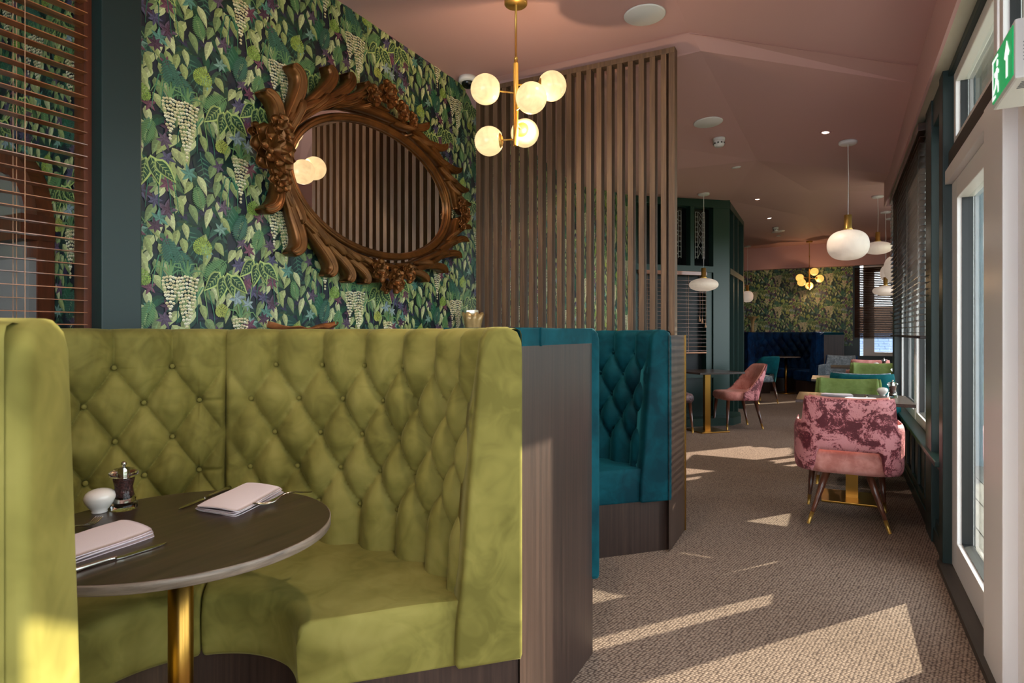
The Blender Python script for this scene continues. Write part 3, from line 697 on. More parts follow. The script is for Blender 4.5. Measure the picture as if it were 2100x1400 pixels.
# dividers between the booths: panelled boxes
def arcpts(c, R, a0, a1, n=10): return [(c[0]+R*math.cos(a0+(a1-a0)*i/n), c[1]+R*math.sin(a0+(a1-a0)*i/n)) for i in range(n+1)]
def divider(name, label, poly, zt, capmat, caplabel=None):
    c0 = poly[0]; t = thing(name, label, 'divider', (c0[0], c0[1], 0))
    pl = [(x-c0[0], y-c0[1]) for x, y in poly]
    prism('side_panel', pl, 0, zt, M['dwood'], t)
    if capmat:
        prism('padded_cap', pl, zt, BT, capmat, t, bev=0.018)
    return t
r45 = math.radians(45); e1 = (-0.80, GC[1]+0.63); 
poly1 = [(-0.80, 1.594), (-0.80, 2.215)]+arcpts(TC, 0.893, -r45, -math.radians(90), 8)[0:]+arcpts(GC, 0.893, math.radians(90), r45, 8)[0:]
poly1 = [(min(x, -0.80), y) for x, y in poly1]
d1 = divider('booth_divider', 'dark wood panelled divider between green and teal booths, capped in teal velvet', poly1, 1.19, M['teal'])
box('cap_seam', -0.36, 0.006, 0.14, 0.146, 1.188, BT+0.0015, M['teal'], d1)
poly2 = [(-0.79, 3.44), (-0.79, 3.88), (-2.26, 3.88), (-2.26, 3.72)]+arcpts(TC, 0.893, math.radians(100), r45, 8)
d2 = thing('booth_divider', 'dark wood end partition carrying the slatted screen, brass edge strip', 'divider', (-0.79, 3.88, 0))
prism('side_panel', [(x+0.79, y-3.88) for x, y in poly2], 0, 1.215, M['dwood'], d2)
box('brass_edge', -0.004, 0.006, -0.012, 0.004, 0, 1.216, M['brassd'], d2)
polyb = arcpts(TC, 0.893, -math.radians(92), -math.radians(158), 10)+arcpts(GC, 0.893, math.radians(158), math.radians(92), 10)
db = thing('booth_divider', 'dark wood ledge between the green and teal booths at the mural wall', 'divider', (-2.0, 1.9, 0))
prism('side_panel', [(max(x, -2.262)+2.0, y-1.9) for x, y in polyb], 0, 1.226, M['dwood'], db)
# ledge behind the booths along the mural wall
struct(boxes('trim_30', [(-2.26, -2.04, 3.49, 3.62, 1.18, 1.215)], M['dwood']))
# near-side backing of the green booth
prism_p = [(-0.80, 0.30), (-0.82, -0.05), (-2.2, -0.05), (-2.2, 0.2)]+arcpts(GC, 0.893, math.radians(-100), -r45, 8)
d3 = thing('booth_divider', 'dark wood divider behind the foreground green bolster', 'divider', (-0.80, 0.30, 0))
prism('side_panel', [(min(x, -0.805)+0.80, y-0.30) for x, y in prism_p], 0, 1.19, M['dwood'], d3)
# ---------------------------------------------------------------- slatted screen
scr = thing('slatted_screen', 'tall walnut vertical slat screen standing on the booth partition', 'screen', (-0.82, 3.66, 1.215))
SH = 2.915-1.215
sm = None
for k in range(20):
    if sm is None:
        o = box('slat', -0.0165, 0.0165, -0.031, 0.031, 0.0, SH-0.03, M['slat'], scr, bev=0.002); sm = o.data
    else: o = link('slat', sm, None, scr)
    o.location = (-0.045-k*0.0672, 0, 0)
box('top_rail', -1.36, 0.022, -0.034, 0.034, SH-0.032, SH, M['slat'], scr, bev=0.002)
box('end_post', -0.014, 0.022, -0.034, 0.034, 0, SH-0.032, M['slat'], scr, bev=0.002)
# ---------------------------------------------------------------- tables
def round_table(label, x, y, R=0.357, th=0.022, top=0.75):
    t = thing('round_table', label, 'table', (x, y, 0))
    lathe('tabletop', [(0.0001, top-th), (R-0.002, top-th), (R-0.001, top-th+0.001), (R-0.001, top-0.0015), (R-0.003, top), (0.0001, top)], M['dwood_h'], t, 96, False)
    lathe('edge_band', [(R-0.003, top-th), (R, top-th+0.001), (R, top-0.002), (R-0.002, top-0.0003)], M['edge'], t, 96, True)
    lathe('column', [(0.0285, 0.015), (0.0285, top-th)], M['brassd'], t, 32)
    lathe('base', [(0.0001, 0), (0.2, 0), (0.2, 0.012), (0.19, 0.016), (0.03, 0.018)], M['brassd'], t, 48)
    return t
tcx = cw(-0.8216, 1.512)
round_table('round dark wood table on a brass column inside the green booth', tcx[0], tcx[1])
round_table('round dark wood table on a brass column inside the teal booth', TC[0], TC[1])
def square_table(label, x, y, rz, w=0.66, d=0.70, group=None):
    t = thing('square_table', label, 'table', (x, y, 0), rz, group)
    box('tabletop', -w/2, w/2, -d/2, d/2, 0.728, 0.75, M['dwood_h'], t, bev=0.002)
    box('column', -0.04, 0.04, -0.02, 0.02, 0.014, 0.728, M['brassd'], t)
    box('base_plate', -0.2, 0.2, -0.19, 0.19, 0, 0.014, M['brassd'], t, bev=0.003)
    return t
square_table('dark square window table beside the crushed pink armchair', 0.16, 5.17, 0, 0.73, 0.64)
square_table('dark window table between the teal chair and the farther green chair', 0.22, 7.35, 0, 0.74, 0.64)
square_table('dark window table beside the farther pink chair', 0.42, 9.95, 0, 0.76, 0.64)
square_table('dark square table on gold column beneath the left hanging pendant', -1.345, 7.92, PI/4, 0.64, 0.64)
# ---------------------------------------------------------------- chairs
def shell(path, top, bot, lean, th, ns=44, nr=14, off0=0.0):
    # path(s)->(x,y), s in -1..1 ; inside toward +Y centre ; returns closed solid
    vs, fs = [], []
    S = [-1+2*i/ns for i in range(ns+1)]
    pts = [Vector((*path(s), 0)) for s in S]
    for layer in (0, 1):
        for i, s in enumerate(S):
            t = (pts[min(i+1, ns)]-pts[max(i-1, 0)]).normalized(); nrm = Vector((-t.y, t.x, 0))
            for k in range(nr+1):
                z = bot(s)+(top(s)-bot(s))*k/nr; o = off0 if layer == 0 else off0+th
                edge = 1-((k/nr-0.5)*2)**8
                ed2 = 1-abs(s)**14
                mid_ = off0+th/2; o = mid_+(o-mid_)*max(0.15, (edge*ed2))
                p = pts[i]+nrm*o; vs.append((p.x, p.y-lean*max(0, z-0.42), z))
    L = (ns+1)*(nr+1)
    for i in range(ns):
        for k in range(nr):
            a = i*(nr+1)+k; b = a+nr+1
            fs.append((a, b, b+1, a+1)); fs.append((L+a, L+a+1, L+b+1, L+b))
    for i in range(ns):
        a = i*(nr+1); b = a+nr+1; fs.append((a, L+a, L+b, b)); a += nr; b += nr; fs.append((a, b, L+b, L+a))
    for k in range(nr):
        fs.append((k, k+1, L+k+1, L+k)); a = ns*(nr+1)+k; fs.append((a, L+a, L+a+1, a+1))
    return vs, fs
def ulist(w, d, r, y0):
    # U path polyline: front left arm -> back -> front right arm (open to +Y)
    P_ = [(-w/2, y0+d), (-w/2, y0+r)]
    P_ += [(-w/2+r-r*math.cos(a), y0+r-r*math.sin(a)) for a in [PI/2*i/8 for i in range(1, 9)]]
    P_ += [(w/2-r+r*math.sin(a), y0+r-r*math.cos(a)) for a in [PI/2*i/8 for i in range(0, 9)]]
    P_ += [(w/2, y0+d)]
    cum = [0]
    for a, b in zip(P_, P_[1:]): cum.append(cum[-1]+math.hypot(b[0]-a[0], b[1]-a[1]))
    T = cum[-1]
    def path(s):
        q = (s+1)/2*T
        for i in range(len(cum)-1):
            if q <= cum[i+1] or i == len(cum)-2:
                f = (q-cum[i])/max(1e-9, cum[i+1]-cum[i]); f = max(0, min(1, f))
                return (P_[i][0]+(P_[i+1][0]-P_[i][0])*f, P_[i][1]+(P_[i+1][1]-P_[i][1])*f)
    return path, T
def sstep(a, b, x): t = max(0, min(1, (x-a)/(b-a))); return t*t*(3-2*t)
def legs(t, fx, fy, bx, by, z0, rs=0.11):
    for (x, y, sx, sy) in ((-fx, fy, -0.03, 0.03), (fx, fy, 0.03, 0.03), (-bx, -by, -rs, -0.09), (bx, -by, rs, -0.09)):
        a = Vector((x-sx, y-sy, z0)); b = Vector((x, y, 0)); c = a+(b-a)*(1-0.075/z0)
        l = tube('leg', [a, a+(b-a)*0.3, c], [0.023, 0.021, 0.0125], M['legwood'], t, 14)
        tube('brass_tip', [c, b], [0.0128, 0.0105], M['brass'], l, 14)
def seat_geo(w, d, z0, z1, y0, bulge=0.012):
    bm = bmesh.new(); abox(bm, -w/2, w/2, y0, y0+d, z0, z1)
    bmesh.ops.subdivide_edges(bm, edges=bm.edges[:], cuts=5, use_grid_fill=True)
    for v in bm.verts:
        fx = 2*v.co.x/w; fy = 2*(v.co.y-y0)/d-1; fz = 2*(v.co.z-z0)/(z1-z0)-1
        if v.co.z > (z0+z1)/2: v.co.z += bulge*(1-fx*fx)*(1-fy*fy)
        m = max(abs(fx), abs(fy)); k = 0.030*max(0, abs(fz)-0.2)**2 if m > 0.95 else 0
        v.co.x -= k*fx; v.co.y -= k*fy
        if abs(fx) > 0.9 and abs(fy) > 0.9: v.co.x -= 0.02*fx; v.co.y -= 0.02*fy
    return bm
def armchair(label, x, y, rz, outer, inner, seatm=None, group=None, topz=0.83):
    t = thing('tub_armchair', label, 'chair', (x, y, 0), rz, group); seatm = seatm or inner
    path, T = ulist(0.56, 0.42, 0.15, -0.25); hb = 0.245/(T/2)      # half back in s
    def top(s):
        q = abs(s); base = 0.665-0.02*max(0, (q-0.5))
        return base+(topz-0.012*math.cos(min(q/hb, 1)*PI/2)-base)*(1-sstep(hb, hb+0.022, q))
    def bot(s):
        q = abs(s); return 0.345+0.145*(1-sstep(0.165/(T/2), 0.195/(T/2), q))
    vs, fs = shell(path, top, bot, 0.16, 0.034, 110, 14, -0.034); mesh('outer_shell', vs, fs, outer, t, True)
    vs, fs = shell(path, lambda s: top(s)+0.006, lambda s: max(bot(s)+0.01, 0.36), 0.16, 0.034, 110, 14, 0.0); mesh('inner_back_pad', vs, fs, inner, t, True)
    finish('seat', seat_geo(0.485, 0.50, 0.335, 0.475, -0.245), seatm, t, True)
    legs(t, 0.235, 0.25, 0.225, 0.25, 0.345)
    return t
def sidechair(label, x, y, rz, outer, inner, seatm=None, group=None, topz=0.83):
    t = thing('side_chair', label, 'chair', (x, y, 0), rz, group); seatm = seatm or inner
    path, T = ulist(0.46, 0.26, 0.16, -0.22); hb = 0.15/(T/2)
    def top(s): q = abs(s); return topz-0.33*sstep(hb, 1.0, q)**1.0-0.02*q
    def bot(s): q = abs(s); return 0.37+0.15*(1-sstep(0.10/(T/2), 0.16/(T/2), q))
    vs, fs = shell(path, top, bot, 0.30, 0.020, 60, 12, -0.02); mesh('outer_shell', vs, fs, outer, t, True)
    vs, fs = shell(path, lambda s: top(s)-0.002, lambda s: bot(s)+0.004, 0.30, 0.030, 60, 12, 0.0); mesh('inner_back_pad', vs, fs, inner, t, True)
    finish('seat', seat_geo(0.44, 0.46, 0.37, 0.475, -0.20), seatm, t, True)
    legs(t, 0.195, 0.235, 0.195, 0.245, 0.38, 0.03)
    return t
armchair('crushed pink velvet tub armchair with smooth blush seat, back to camera', 0.115, 4.62, 0, M['crush_pink'], M['chairpink'])
armchair('nearer leaf green velvet chair across the window table from the crushed pink chair', 0.16, 5.80, PI, M['chairgreen'], M['chairgreen'])
armchair('teal velvet chair directly behind the nearer green chair', 0.27, 6.55, 0, M['chairteal'], M['chairgrey'], topz=0.87)
armchair('farther leaf green velvet chair behind the teal chair by the window', 0.50, 8.35, PI, M['chairgreen'], M['chairgreen'], topz=0.86)
armchair('smooth blush pink chair behind the farther green chair', 0.56, 10.75, 0, M['chairpink'], M['chairpink'])
armchair('grey wool chair beside the navy booth with dark blue back', 0.15, 12.0, PI*0.92, M['navy'], M['chairgrey'])
pc = cw(2.93, 7.93)
sidechair('blush pink side chair with crushed velvet back beside the gold-column table', pc[0], pc[1], PI/2+YAW+0.12, M['crush_pink'], M['chairpink'])
pc = cw(1.98, 7.66)
sidechair('dark plum crushed velvet chair half hidden behind the brass-edged partition', pc[0], pc[1], -PI/2+YAW, M['crush_plum'], M['crush_plum'])
pc = cw(4.36, 10.75)
sidechair('teal velvet side chair with grey seat standing before the navy booth', pc[0], pc[1], YAW+0.25, M['chairteal'], M['chairgrey'])
hb_ = armchair('high-backed teal chair with grey lining by the far window', 0.98, 9.1, PI/2, M['chairteal'], M['chairgrey'], topz=1.18)
# ================================================================ far booth (navy)
FC = (-0.80, 13.66)
def farbooth():
    t = thing('curved_booth', 'navy blue velvet button-tufted booth under the far mural', 'booth', (FC[0], FC[1], 0), PI*1.5)
    cuts = [math.radians(q) for q in (45, 135, 225, 315)]
    for i in range(3):
        p = tufted('backrest', cuts[i], cuts[i+1], 7, M['navy'], t, 110, 70); buttons(p, cuts[i], cuts[i+1], 7, M['navy'], 'n'); seat_cushion(cuts[i], cuts[i+1]-0.004, M['navy'], t)
    bolster('end_bolster', cuts[0], -1, M['navy'], t); bolster('end_bolster', cuts[3], 1, M['navy'], t)
    vs, fs = annulus(0.33, 0.85, cuts[0]+0.02, cuts[3]-0.02, 0.0, 0.30, 40); mesh('plinth', vs, fs, M['dwood'], t)
farbooth()
for lab, s in (('dark wood block left of the navy booth with a teal velvet cap', -1), ('dark wood block right of the navy booth with a sunlit teal cap', 1)):
    xc = FC[0]+s*0.66
    t = thing('booth_divider', lab, 'divider', (xc, 13.16, 0))
    w = 0.42 if s > 0 else 0.85
    pl = [(0, 0), (s*w, 0), (s*w, 1.4), (0.5*s*0, 1.4), (s*0.245, 0.62), (s*0.16, 0.2)]
    prism('side_panel', pl if s > 0 else pl[::-1], 0, 1.19, M['dwood'], t); prism('padded_cap', pl if s > 0 else pl[::-1], 1.19, 1.24, M['teal'], t, bev=0.015)
round_table('small round dark table on a thin brass pole inside the navy booth', FC[0]+0.05, FC[1]-0.1, 0.27)
# ================================================================ green glazed porch (bay)
bay = thing('glazed_porch', 'dark green timber porch with leaded top lights and a wooden blind', 'porch', (-1.21, 8.83, 0))
def baybox(name, p, q, out, z0, z1, th, mat, par=bay):      # box along segment p->q (local), pushed toward the room by out
    P0, Q0 = Vector((*p, 0)), Vector((*q, 0)); t = (Q0-P0).normalized(); n = Vector((t.y, -t.x, 0))
    a, b = P0+n*out, Q0+n*out; c, d = b+n*th, a+n*th
    vs = [(v.x, v.y, z) for z in (z0, z1) for v in (a, b, c, d)]
    return mesh(name, vs, [(3, 2, 1, 0), (4, 5, 6, 7), (0, 1, 5, 4), (1, 2, 6, 5), (2, 3, 7, 6), (3, 0, 4, 7)], mat, par)
TP = 3.06
fa, fb = Vector((-1.25, -1.25)), Vector((0, 0)); L45 = (fb-fa).length; ft = (fb-fa).normalized()
def fp(d): v = fa+ft*d; return (v.x, v.y)
baybox('wall_core', fp(0), fp(L45), -0.14, 0, TP, 0.04, M['leadglass'])
for nm, a, b, z0, z1 in (('corner_post', L45-0.26, L45, 0, TP), ('mullion', L45-0.62, L45-0.56, 2.13, TP), ('mullion', L45-1.05, L45-0.98, 2.13, TP), ('mullion', L45-1.5, L45-1.42, 0, TP)):
    baybox(nm, fp(a), fp(b), -0.10, z0, z1, 0.12, M['midgreen'])
baybox('transom', fp(0.2), fp(L45-0.26), -0.10, 2.05, 2.13, 0.13, M['midgreen']); baybox('head_rail', fp(0.2), fp(L45), -0.10, 2.93, TP, 0.13, M['midgreen'])
baybox('sill', fp(0.2), fp(L45-0.26), -0.10, 0.62, 0.72, 0.12, M['midgreen']); baybox('side_stile', fp(L45-0.36), fp(L45-0.27), -0.10, 0.3, 2.05, 0.10, M['midgreen'])
baybox('lower_panel', fp(0.2), fp(L45-0.26), -0.10, 0.0, 0.62, 0.09, M['darkgreen'])
for a0_, a1_ in ((L45-0.56, L45-0.26), (L45-0.98, L45-0.62)):
    lt = baybox('top_light', fp(a0_), fp(a1_), -0.10, 2.15, 2.92, 0.015, M['darkglass'])
    cv_, cf_ = [], []
    w_ = a1_-a0_
    def came(pts):
        q = []
        for dd, z in pts:
            v = fa+ft*(a0_+w_*dd); n = Vector((ft.y, -ft.x)); v = v+n*(-0.083); q.append((v.x, v.y, 2.15+0.77*z))
        tube_geo(q, 0.0028, 4, cv_, cf_)
    for zz in np.linspace(0.15, 0.95, 10): came([(0.28, zz), (0.42, zz)]); came([(0.66, zz), (0.78, zz)])
    for dd in (0.28, 0.42, 0.66, 0.78): came([(dd, 0.12), (dd, 0.95)])
    for k in range(4):
        z0_ = 0.15+k*0.2; came([(0.42, z0_), (0.52, z0_+0.06), (0.50, z0_+0.12), (0.62, z0_+0.18), (0.66, z0_+0.2)]); came([(0.66, z0_+0.03), (0.57, z0_+0.08), (0.60, z0_+0.14), (0.45, z0_+0.2)])
    mesh('lead_came', cv_, cf_, M['lead'], lt)
# side toward the room
baybox('side_core', (0, 0), (0, 1.75), -0.12, 0, TP, 0.04, M['darkglass'])
for a_, b_ in ((0, 0.10), (0.5, 0.56), (0.98, 1.04), (1.65, 1.75)): baybox('side_post', (0, a_), (0, b_), -0.10, 0, TP, 0.10, M['midgreen'])
baybox('side_transom', (0, 0.1), (0, 1.65), -0.10, 2.05, 2.13, 0.11, M['midgreen']); baybox('side_head', (0, 0.1), (0, 1.65), -0.10, 2.95, TP, 0.11, M['midgreen'])
pl = prism('step_plinth', [(-1.30, -1.45), (0.10, -0.28), (0.16, 0.0), (0.1, 0.4), (-0.1, 0.4), (-0.1, -0.1), (-1.3, -1.25)], 0, 0.10, M['midgreen'], bay)
# fascia closing bay back
struct(boxes('wall_behind_porch', [(-2.9, -1.4, 10.58, 10.7, 0, 3.2)], M['darkgreen']))
# ================================================================ BLINDS
def blind(name, label, loc, rz, W, zt, zb, pitch, sw, mat, cordm, tilt, cords, pull=None, valance=True, bowed=0):
    t = thing(name, label, 'blind', loc, rz)                     # slats run along local X
    if valance: box('head_rail', 0, W, -0.03, 0.03, zt-0.05, zt, mat, t, bev=0.003)
    n = int((zt-0.07-zb)/pitch); m0 = None
    for k in range(n):
        if m0 is None:
            bm = bmesh.new(); abox(bm, 0, W, -sw/2, sw/2, -0.0014, 0.0014); o = finish('slat', bm, mat, t); m0 = o.data
        else: o = link('slat', m0, None, t)
        o.location = (0, 0, zb+0.03+k*pitch); o.rotation_euler = (tilt+random.uniform(-0.02, 0.02), 0, random.uniform(-0.001, 0.001))
    box('bottom_rail', 0, W, -sw/2, sw/2, zb-0.008, zb+0.01, mat, t, bev=0.003)
    for c in cords:
        for dy in (-sw/2-0.001, sw/2+0.001):
            tube('ladder_cord', [(c*W, dy, zt-0.05), (c*W, dy, zb)], 0.0012, cordm, t, 5)
        tube('lift_cord', [(c*W+0.012, 0.004-sw/2, zt-0.05), (c*W+0.012, 0.004-sw/2, zb)], 0.0010, cordm, t, 5)
    if pull:
        for (px_, L_) in pull:
            pc_ = tube('pull_cord', [(px_, -sw/2-0.02, zt-0.05), (px_+0.004, -sw/2-0.02, (zt+zb)/2), (px_-0.003, -sw/2-0.02, L_+0.06)], 0.0016, cordm, t, 5)
            q = lathe('tassel', [(0.002, 0.065), (0.006, 0.06), (0.005, 0.045), (0.011, 0.02), (0.013, 0.0), (0.002, -0.004)], cordm, pc_, 12); q.location = (px_-0.003, -sw/2-0.02, L_)
    return t
# near interior blind on the left
bl = blind('wooden_blind', 'glossy brown wooden blind over the opening left of the mural', (XW-0.03, 1.199, 0), -PI/2, 1.55, 2.93, 0.98, 0.0415, 0.05, M['blindwood'], M['cord'], -0.05, (0.12, 0.58))
# near window blinds (in the skewed wall)
def rwp(x, y): a = RWROT; dx, dy = x-0.55, y-3.0; return (0.55+dx*math.cos(a)-dy*math.sin(a), 3.0+dx*math.sin(a)+dy*math.cos(a))
p = rwp(0.515, 4.62)
blind('wooden_blind', 'long dark wooden blind hanging over the right-hand window', (p[0], p[1], 0), PI/2+RWROT, 2.55, 2.56, 1.20, 0.040, 0.042, M['darkblind'], M['darkcord'], 0.05, (0.04, 0.33, 0.66, 0.96))
blind('wooden_blind', 'brown wooden blind on the far bay window behind the pendants', (0.50, 14.50, 0), 0, 1.15, 2.66, 1.12, 0.036, 0.042, M['darkblind'], M['darkcord'], 0.85, (0.1, 0.9))
pb = Vector((-1.21, 8.83, 0)); q = fp(L45-1.42); n45 = Vector((ft.y, -ft.x))
blind('wooden_blind', 'amber brown wooden blind on the green porch window', (pb.x+q[0]+n45.x*0.03, pb.y+q[1]+n45.y*0.03, 0), PI/4, 1.03, 2.05, 0.96, 0.052, 0.045, M['blindwood'], M['cord'], 0.0, (0.12, 0.72), pull=((0.95, 1.36), (1.0, 1.30), (0.91, 1.38)))
# ---------------------------------------------------------------- arched cabinet in the side room
ar = thing('arched_cabinet', 'dark wooden arched cabinet with grey mirror seen through the blind', 'cabinet', (-3.13, 1.355, 0), -PI/2)
def archpoly(w, h0, h1, n=16): return [(-w, h0)]+[(-w*math.cos(PI*i/n), h1+w*1.15*math.sin(PI*i/n)) for i in range(n+1)]+[(w, h0)]
def archslab(name, w, h0, h1, x0, x1, mat):
    pp = archpoly(w, h0, h1); n = len(pp); vs = [(x, y, z) for x in (x0, x1) for y, z in pp]
    return mesh(name, vs, [list(range(n)), list(range(2*n-1, n-1, -1))]+[(i, (i+1) % n, n+(i+1) % n, n+i) for i in range(n)], mat, ar)
archslab('arch_frame', 0.32, 0.02, 1.64, 0.0, 0.06, M['redwood']); archslab('mirror_glass', 0.235, 1.0, 1.64, 0.06, 0.075, M['mirrorback'])
box('shelf', 0.0, 0.12, -0.37, 0.325, 1.60, 1.70, M['redwood'], ar); box('lower_panel', 0.06, 0.085, -0.27, 0.31, 0.02, 1.53, M['greywall'], ar); box('side_post', 0, 0.10, -0.37, -0.27, 0, 1.60, M['redwood'], ar)
# ================================================================ ORNATE MIRROR
MC = (XW+0.012, 2.722, CAMH+0.80)
mr = thing('oval_mirror', 'large oval mirror in an ornate carved antique gold frame', 'mirror', MC)
ga, gbb = 0.665, 0.355
def ell(th, k, a=ga, b=gbb): return ((a+k)*math.cos(th), (b+k)*math.sin(th))
n = 96
vs = [(0.012, 0, 0)]+[(0.012, *ell(2*PI*i/n, 0.07)) for i in range(n)]
mesh('mirror_glass', vs, [(0, 1+i, 1+(i+1) % n) for i in range(n)], M['mirror'], mr)
def ring(name, k0, prof, par):
    vs, fs = [], []; m = len(prof)
    for i in range(n):
        th = 2*PI*i/n
        for dk, dx in prof: y, z = ell(th, k0+dk); vs.append((dx, y, z))
    for i in range(n):
        for k in range(m): fs.append((i*m+k, ((i+1) % n)*m+k, ((i+1) % n)*m+(k+1) % m, i*m+(k+1) % m))
    return mesh(name, vs, fs, M['gold'], par, True)
ring('inner_rim', 0.0, [(-0.012, 0.014), (-0.012, 0.030), (-0.004, 0.038), (0.004, 0.032), (0.009, 0.036), (0.017, 0.042), (0.026, 0.034), (0.030, 0.014)], mr)
def strand(th0, th1, k0, k1, r0, r1, name='scroll_band', m=40, x0=0.035, wav=0.012, cyc=2, tip=0.0, grooves=4):
    # flat carved ribbon with ridges from angle th0/k0 to th1/k1, optional outward curl at the tip
    vs, fs = [], []; C_ = 9
    pts = []
    for i in range(m+1):
        t = i/m; th = th0+(th1-th0)*t; k = k0+(k1-k0)*(t**1.2)+wav*math.sin(t*PI*cyc)
        y, z = ell(th, k); pts.append(Vector((0, y, z)))
    for i, p_ in enumerate(pts):
        t = i/m; d = (pts[min(i+1, m)]-pts[max(i-1, 0)]).normalized(); nn = Vector((0, -d.z, d.y))
        w = r0+(r1-r0)*t; w *= math.sin(PI*min(1, t*4+0.08)/2)*(1 if t < 0.9 else math.sqrt(max(0.02, 1-((t-0.9)/0.1)**2)))
        for c in range(C_):
            q = c/(C_-1)*2-1; hx = x0+0.022*math.sqrt(max(0, 1-q*q))+0.0045*math.cos(q*PI*grooves/1.0)+0.018*math.sin(PI*t)
            if t > 0.8: hx += tip*(t-0.8)*5
            vs.append(p_+nn*q*w+Vector((hx, 0, 0)))
        vs.append(p_+nn*w*0.9+Vector((0.012, 0, 0))); vs.append(p_-nn*w*0.9+Vector((0.012, 0, 0)))
    K = C_+2
    for i in range(m):
        for c in range(K): fs.append((i*K+c, (i+1)*K+c, (i+1)*K+(c+1) % K, i*K+(c+1) % K))
    fs.append(list(range(K))[::-1]); fs.append([m*K+c for c in range(K)])
    return mesh(name, vs, fs, M['gold'], mr, True)
def sprig(th, sgn, k0, L, w, dk, hook=1.18):
    # acanthus leaf: runs along the oval, then curls outward to a rounded hooked tip
    m, C_ = 26, 9; vs, fs, pts = [], [], []
    y0, z0 = ell(th, k0); y1, z1 = ell(th+0.001, k0); sp = math.hypot(y1-y0, z1-z0)/0.001
    for i in range(m+1):
        t = i/m*hook*PI/2; y, z = ell(th+sgn*L/sp*math.sin(t), k0+dk*(1-math.cos(t))**0.9); pts.append(Vector((0, y, z)))
    for i, p2 in enumerate(pts):
        t = i/m; d = (pts[min(i+1, m)]-pts[max(i-1, 0)]).normalized(); nn = Vector((0, -d.z, d.y))
        ww = w*(0.35+0.65*math.sin(PI*min(1, 0.1+t*0.72)))*(1 if t < 0.9 else math.sqrt(max(0.03, 1-((t-0.9)/0.1)**2)))
        for c in range(C_):
            q = c/(C_-1)*2-1; hx = 0.040+0.016*math.sqrt(max(0, 1-q*q))+0.0085*math.cos(q*PI*3)+0.034*math.sin(t*PI*0.6)**2
            vs.append(p2+nn*q*ww+Vector((hx, 0, 0)))
        vs.append(p2+nn*ww*0.8+Vector((0.012, 0, 0))); vs.append(p2-nn*ww*0.8+Vector((0.012, 0, 0)))
    K = C_+2
    for i in range(m):
        for c in range(K): fs.append((i*K+c, (i+1)*K+c, (i+1)*K+(c+1) % K, i*K+(c+1) % K))
    fs.append(list(range(K))[::-1]); fs.append([m*K+c for c in range(K)])
    mesh('acanthus_leaf', vs, fs, M['gold'], mr, True)
D = math.radians
# in local coords +Y is to the right in the photo; scrolls leave the left flower and run right along top and bottom
for s in (1, -1):
    for (a, b, k0, k1, r0, r1, w_, c_) in [(172, 80, 0.085, 0.075, 0.024, 0.020, 0.012, 2), (160, 88, 0.055, 0.10, 0.014, 0.015, -0.008, 2),
                                         (82, 4, 0.085, 0.080, 0.022, 0.017, 0.010, 2), (70, 10, 0.055, 0.09, 0.013, 0.012, -0.008, 2)]:
        strand(D(a*s), D(b*s), k0, k1, r0, r1, wav=w_, cyc=c_, grooves=3)
    for (a, L, w_, dk) in [(177, 0.17, 0.030, 0.15), (166, 0.24, 0.032, 0.16), (150, 0.28, 0.030, 0.13), (135, 0.26, 0.027, 0.11), (121, 0.22, 0.024, 0.09), (109, 0.16, 0.021, 0.07),
                          (80, 0.20, 0.024, 0.08), (66, 0.22, 0.025, 0.09), (51, 0.22, 0.024, 0.10), (37, 0.19, 0.022, 0.10), (25, 0.15, 0.020, 0.10), (14, 0.10, 0.017, 0.08)]:
        sprig(D(a*s), -s, 0.085, L, w_, dk)
        if 20 < a < 170: sprig(D((a+4)*s), -s, 0.055, L*0.8, w_*0.62, dk*0.5, 1.0)
def flower(th, k, R, x=0.075, npet=7, rot=0.0):
    y, z = ell(th, k); f = None
    vs0, fs0 = [], []
    for ring_, (rr, tilt_, np_) in enumerate(((R, 0.35, npet), (R*0.62, 0.9, npet-1))):
        for j in range(np_):
            a = rot+2*PI*j/np_+ring_*0.4; m, c_ = 6, 5
            vs, fs = [], []
            for i in range(m+1):
                t = i/m; w = rr*0.44*math.sin(PI*min(1, 0.10+0.74*t))
                for c in range(c_):
                    q = c/(c_-1)*2-1; r_ = rr*t; hx = rr*tilt_*math.sin(t*PI*0.7)*0.7+rr*0.16*q*q
                    vs.append((hx+0.006, y*0+r_*math.cos(a)-q*w*math.sin(a), r_*math.sin(a)+q*w*math.cos(a)))
            b = len(vs)
            for v in list(vs): vs.append((v[0]-0.008, v[1], v[2]))
            for i in range(m):
                for c in range(c_-1):
                    a1_ = i*c_+c; fs.append((a1_, a1_+c_, a1_+c_+1, a1_+1)); fs.append((b+a1_, b+a1_+1, b+a1_+c_+1, b+a1_+c_))
            rim = [i*c_ for i in range(m+1)]+[m*c_+c for c in range(1, c_)]+[i*c_+c_-1 for i in range(m-1, -1, -1)]
            for a_, b_ in zip(rim, rim[1:]): fs.append((a_, b_, b+b_, b+a_))
            if f is None:
                bm = bmesh.new(); bmesh.ops.create_icosphere(bm, subdivisions=2, radius=R*0.24)
                f = finish('flower', bm, M['gold'], mr, True, loc=(x, y, z))
            mesh('petal', vs, fs, M['gold'], f, True)
flower(PI, 0.17, 0.115, 0.075, 8); flower(PI-0.22, 0.14, 0.065, 0.085, 6, 0.5); flower(PI+0.24, 0.15, 0.060, 0.085, 6, 0.2); flower(PI-0.1, 0.23, 0.05, 0.06, 6)
flower(D(92), 0.17, 0.078, 0.07, 7, 0.3); flower(D(83), 0.12, 0.06, 0.075, 6); flower(D(101), 0.13, 0.06, 0.075, 6, 0.7); flower(D(75), 0.12, 0.046, 0.07, 6)
flower(0, 0.12, 0.06, 0.07, 7, 0.2); flower(D(8), 0.10, 0.036, 0.07, 6); flower(D(-9), 0.11, 0.036, 0.07, 6)
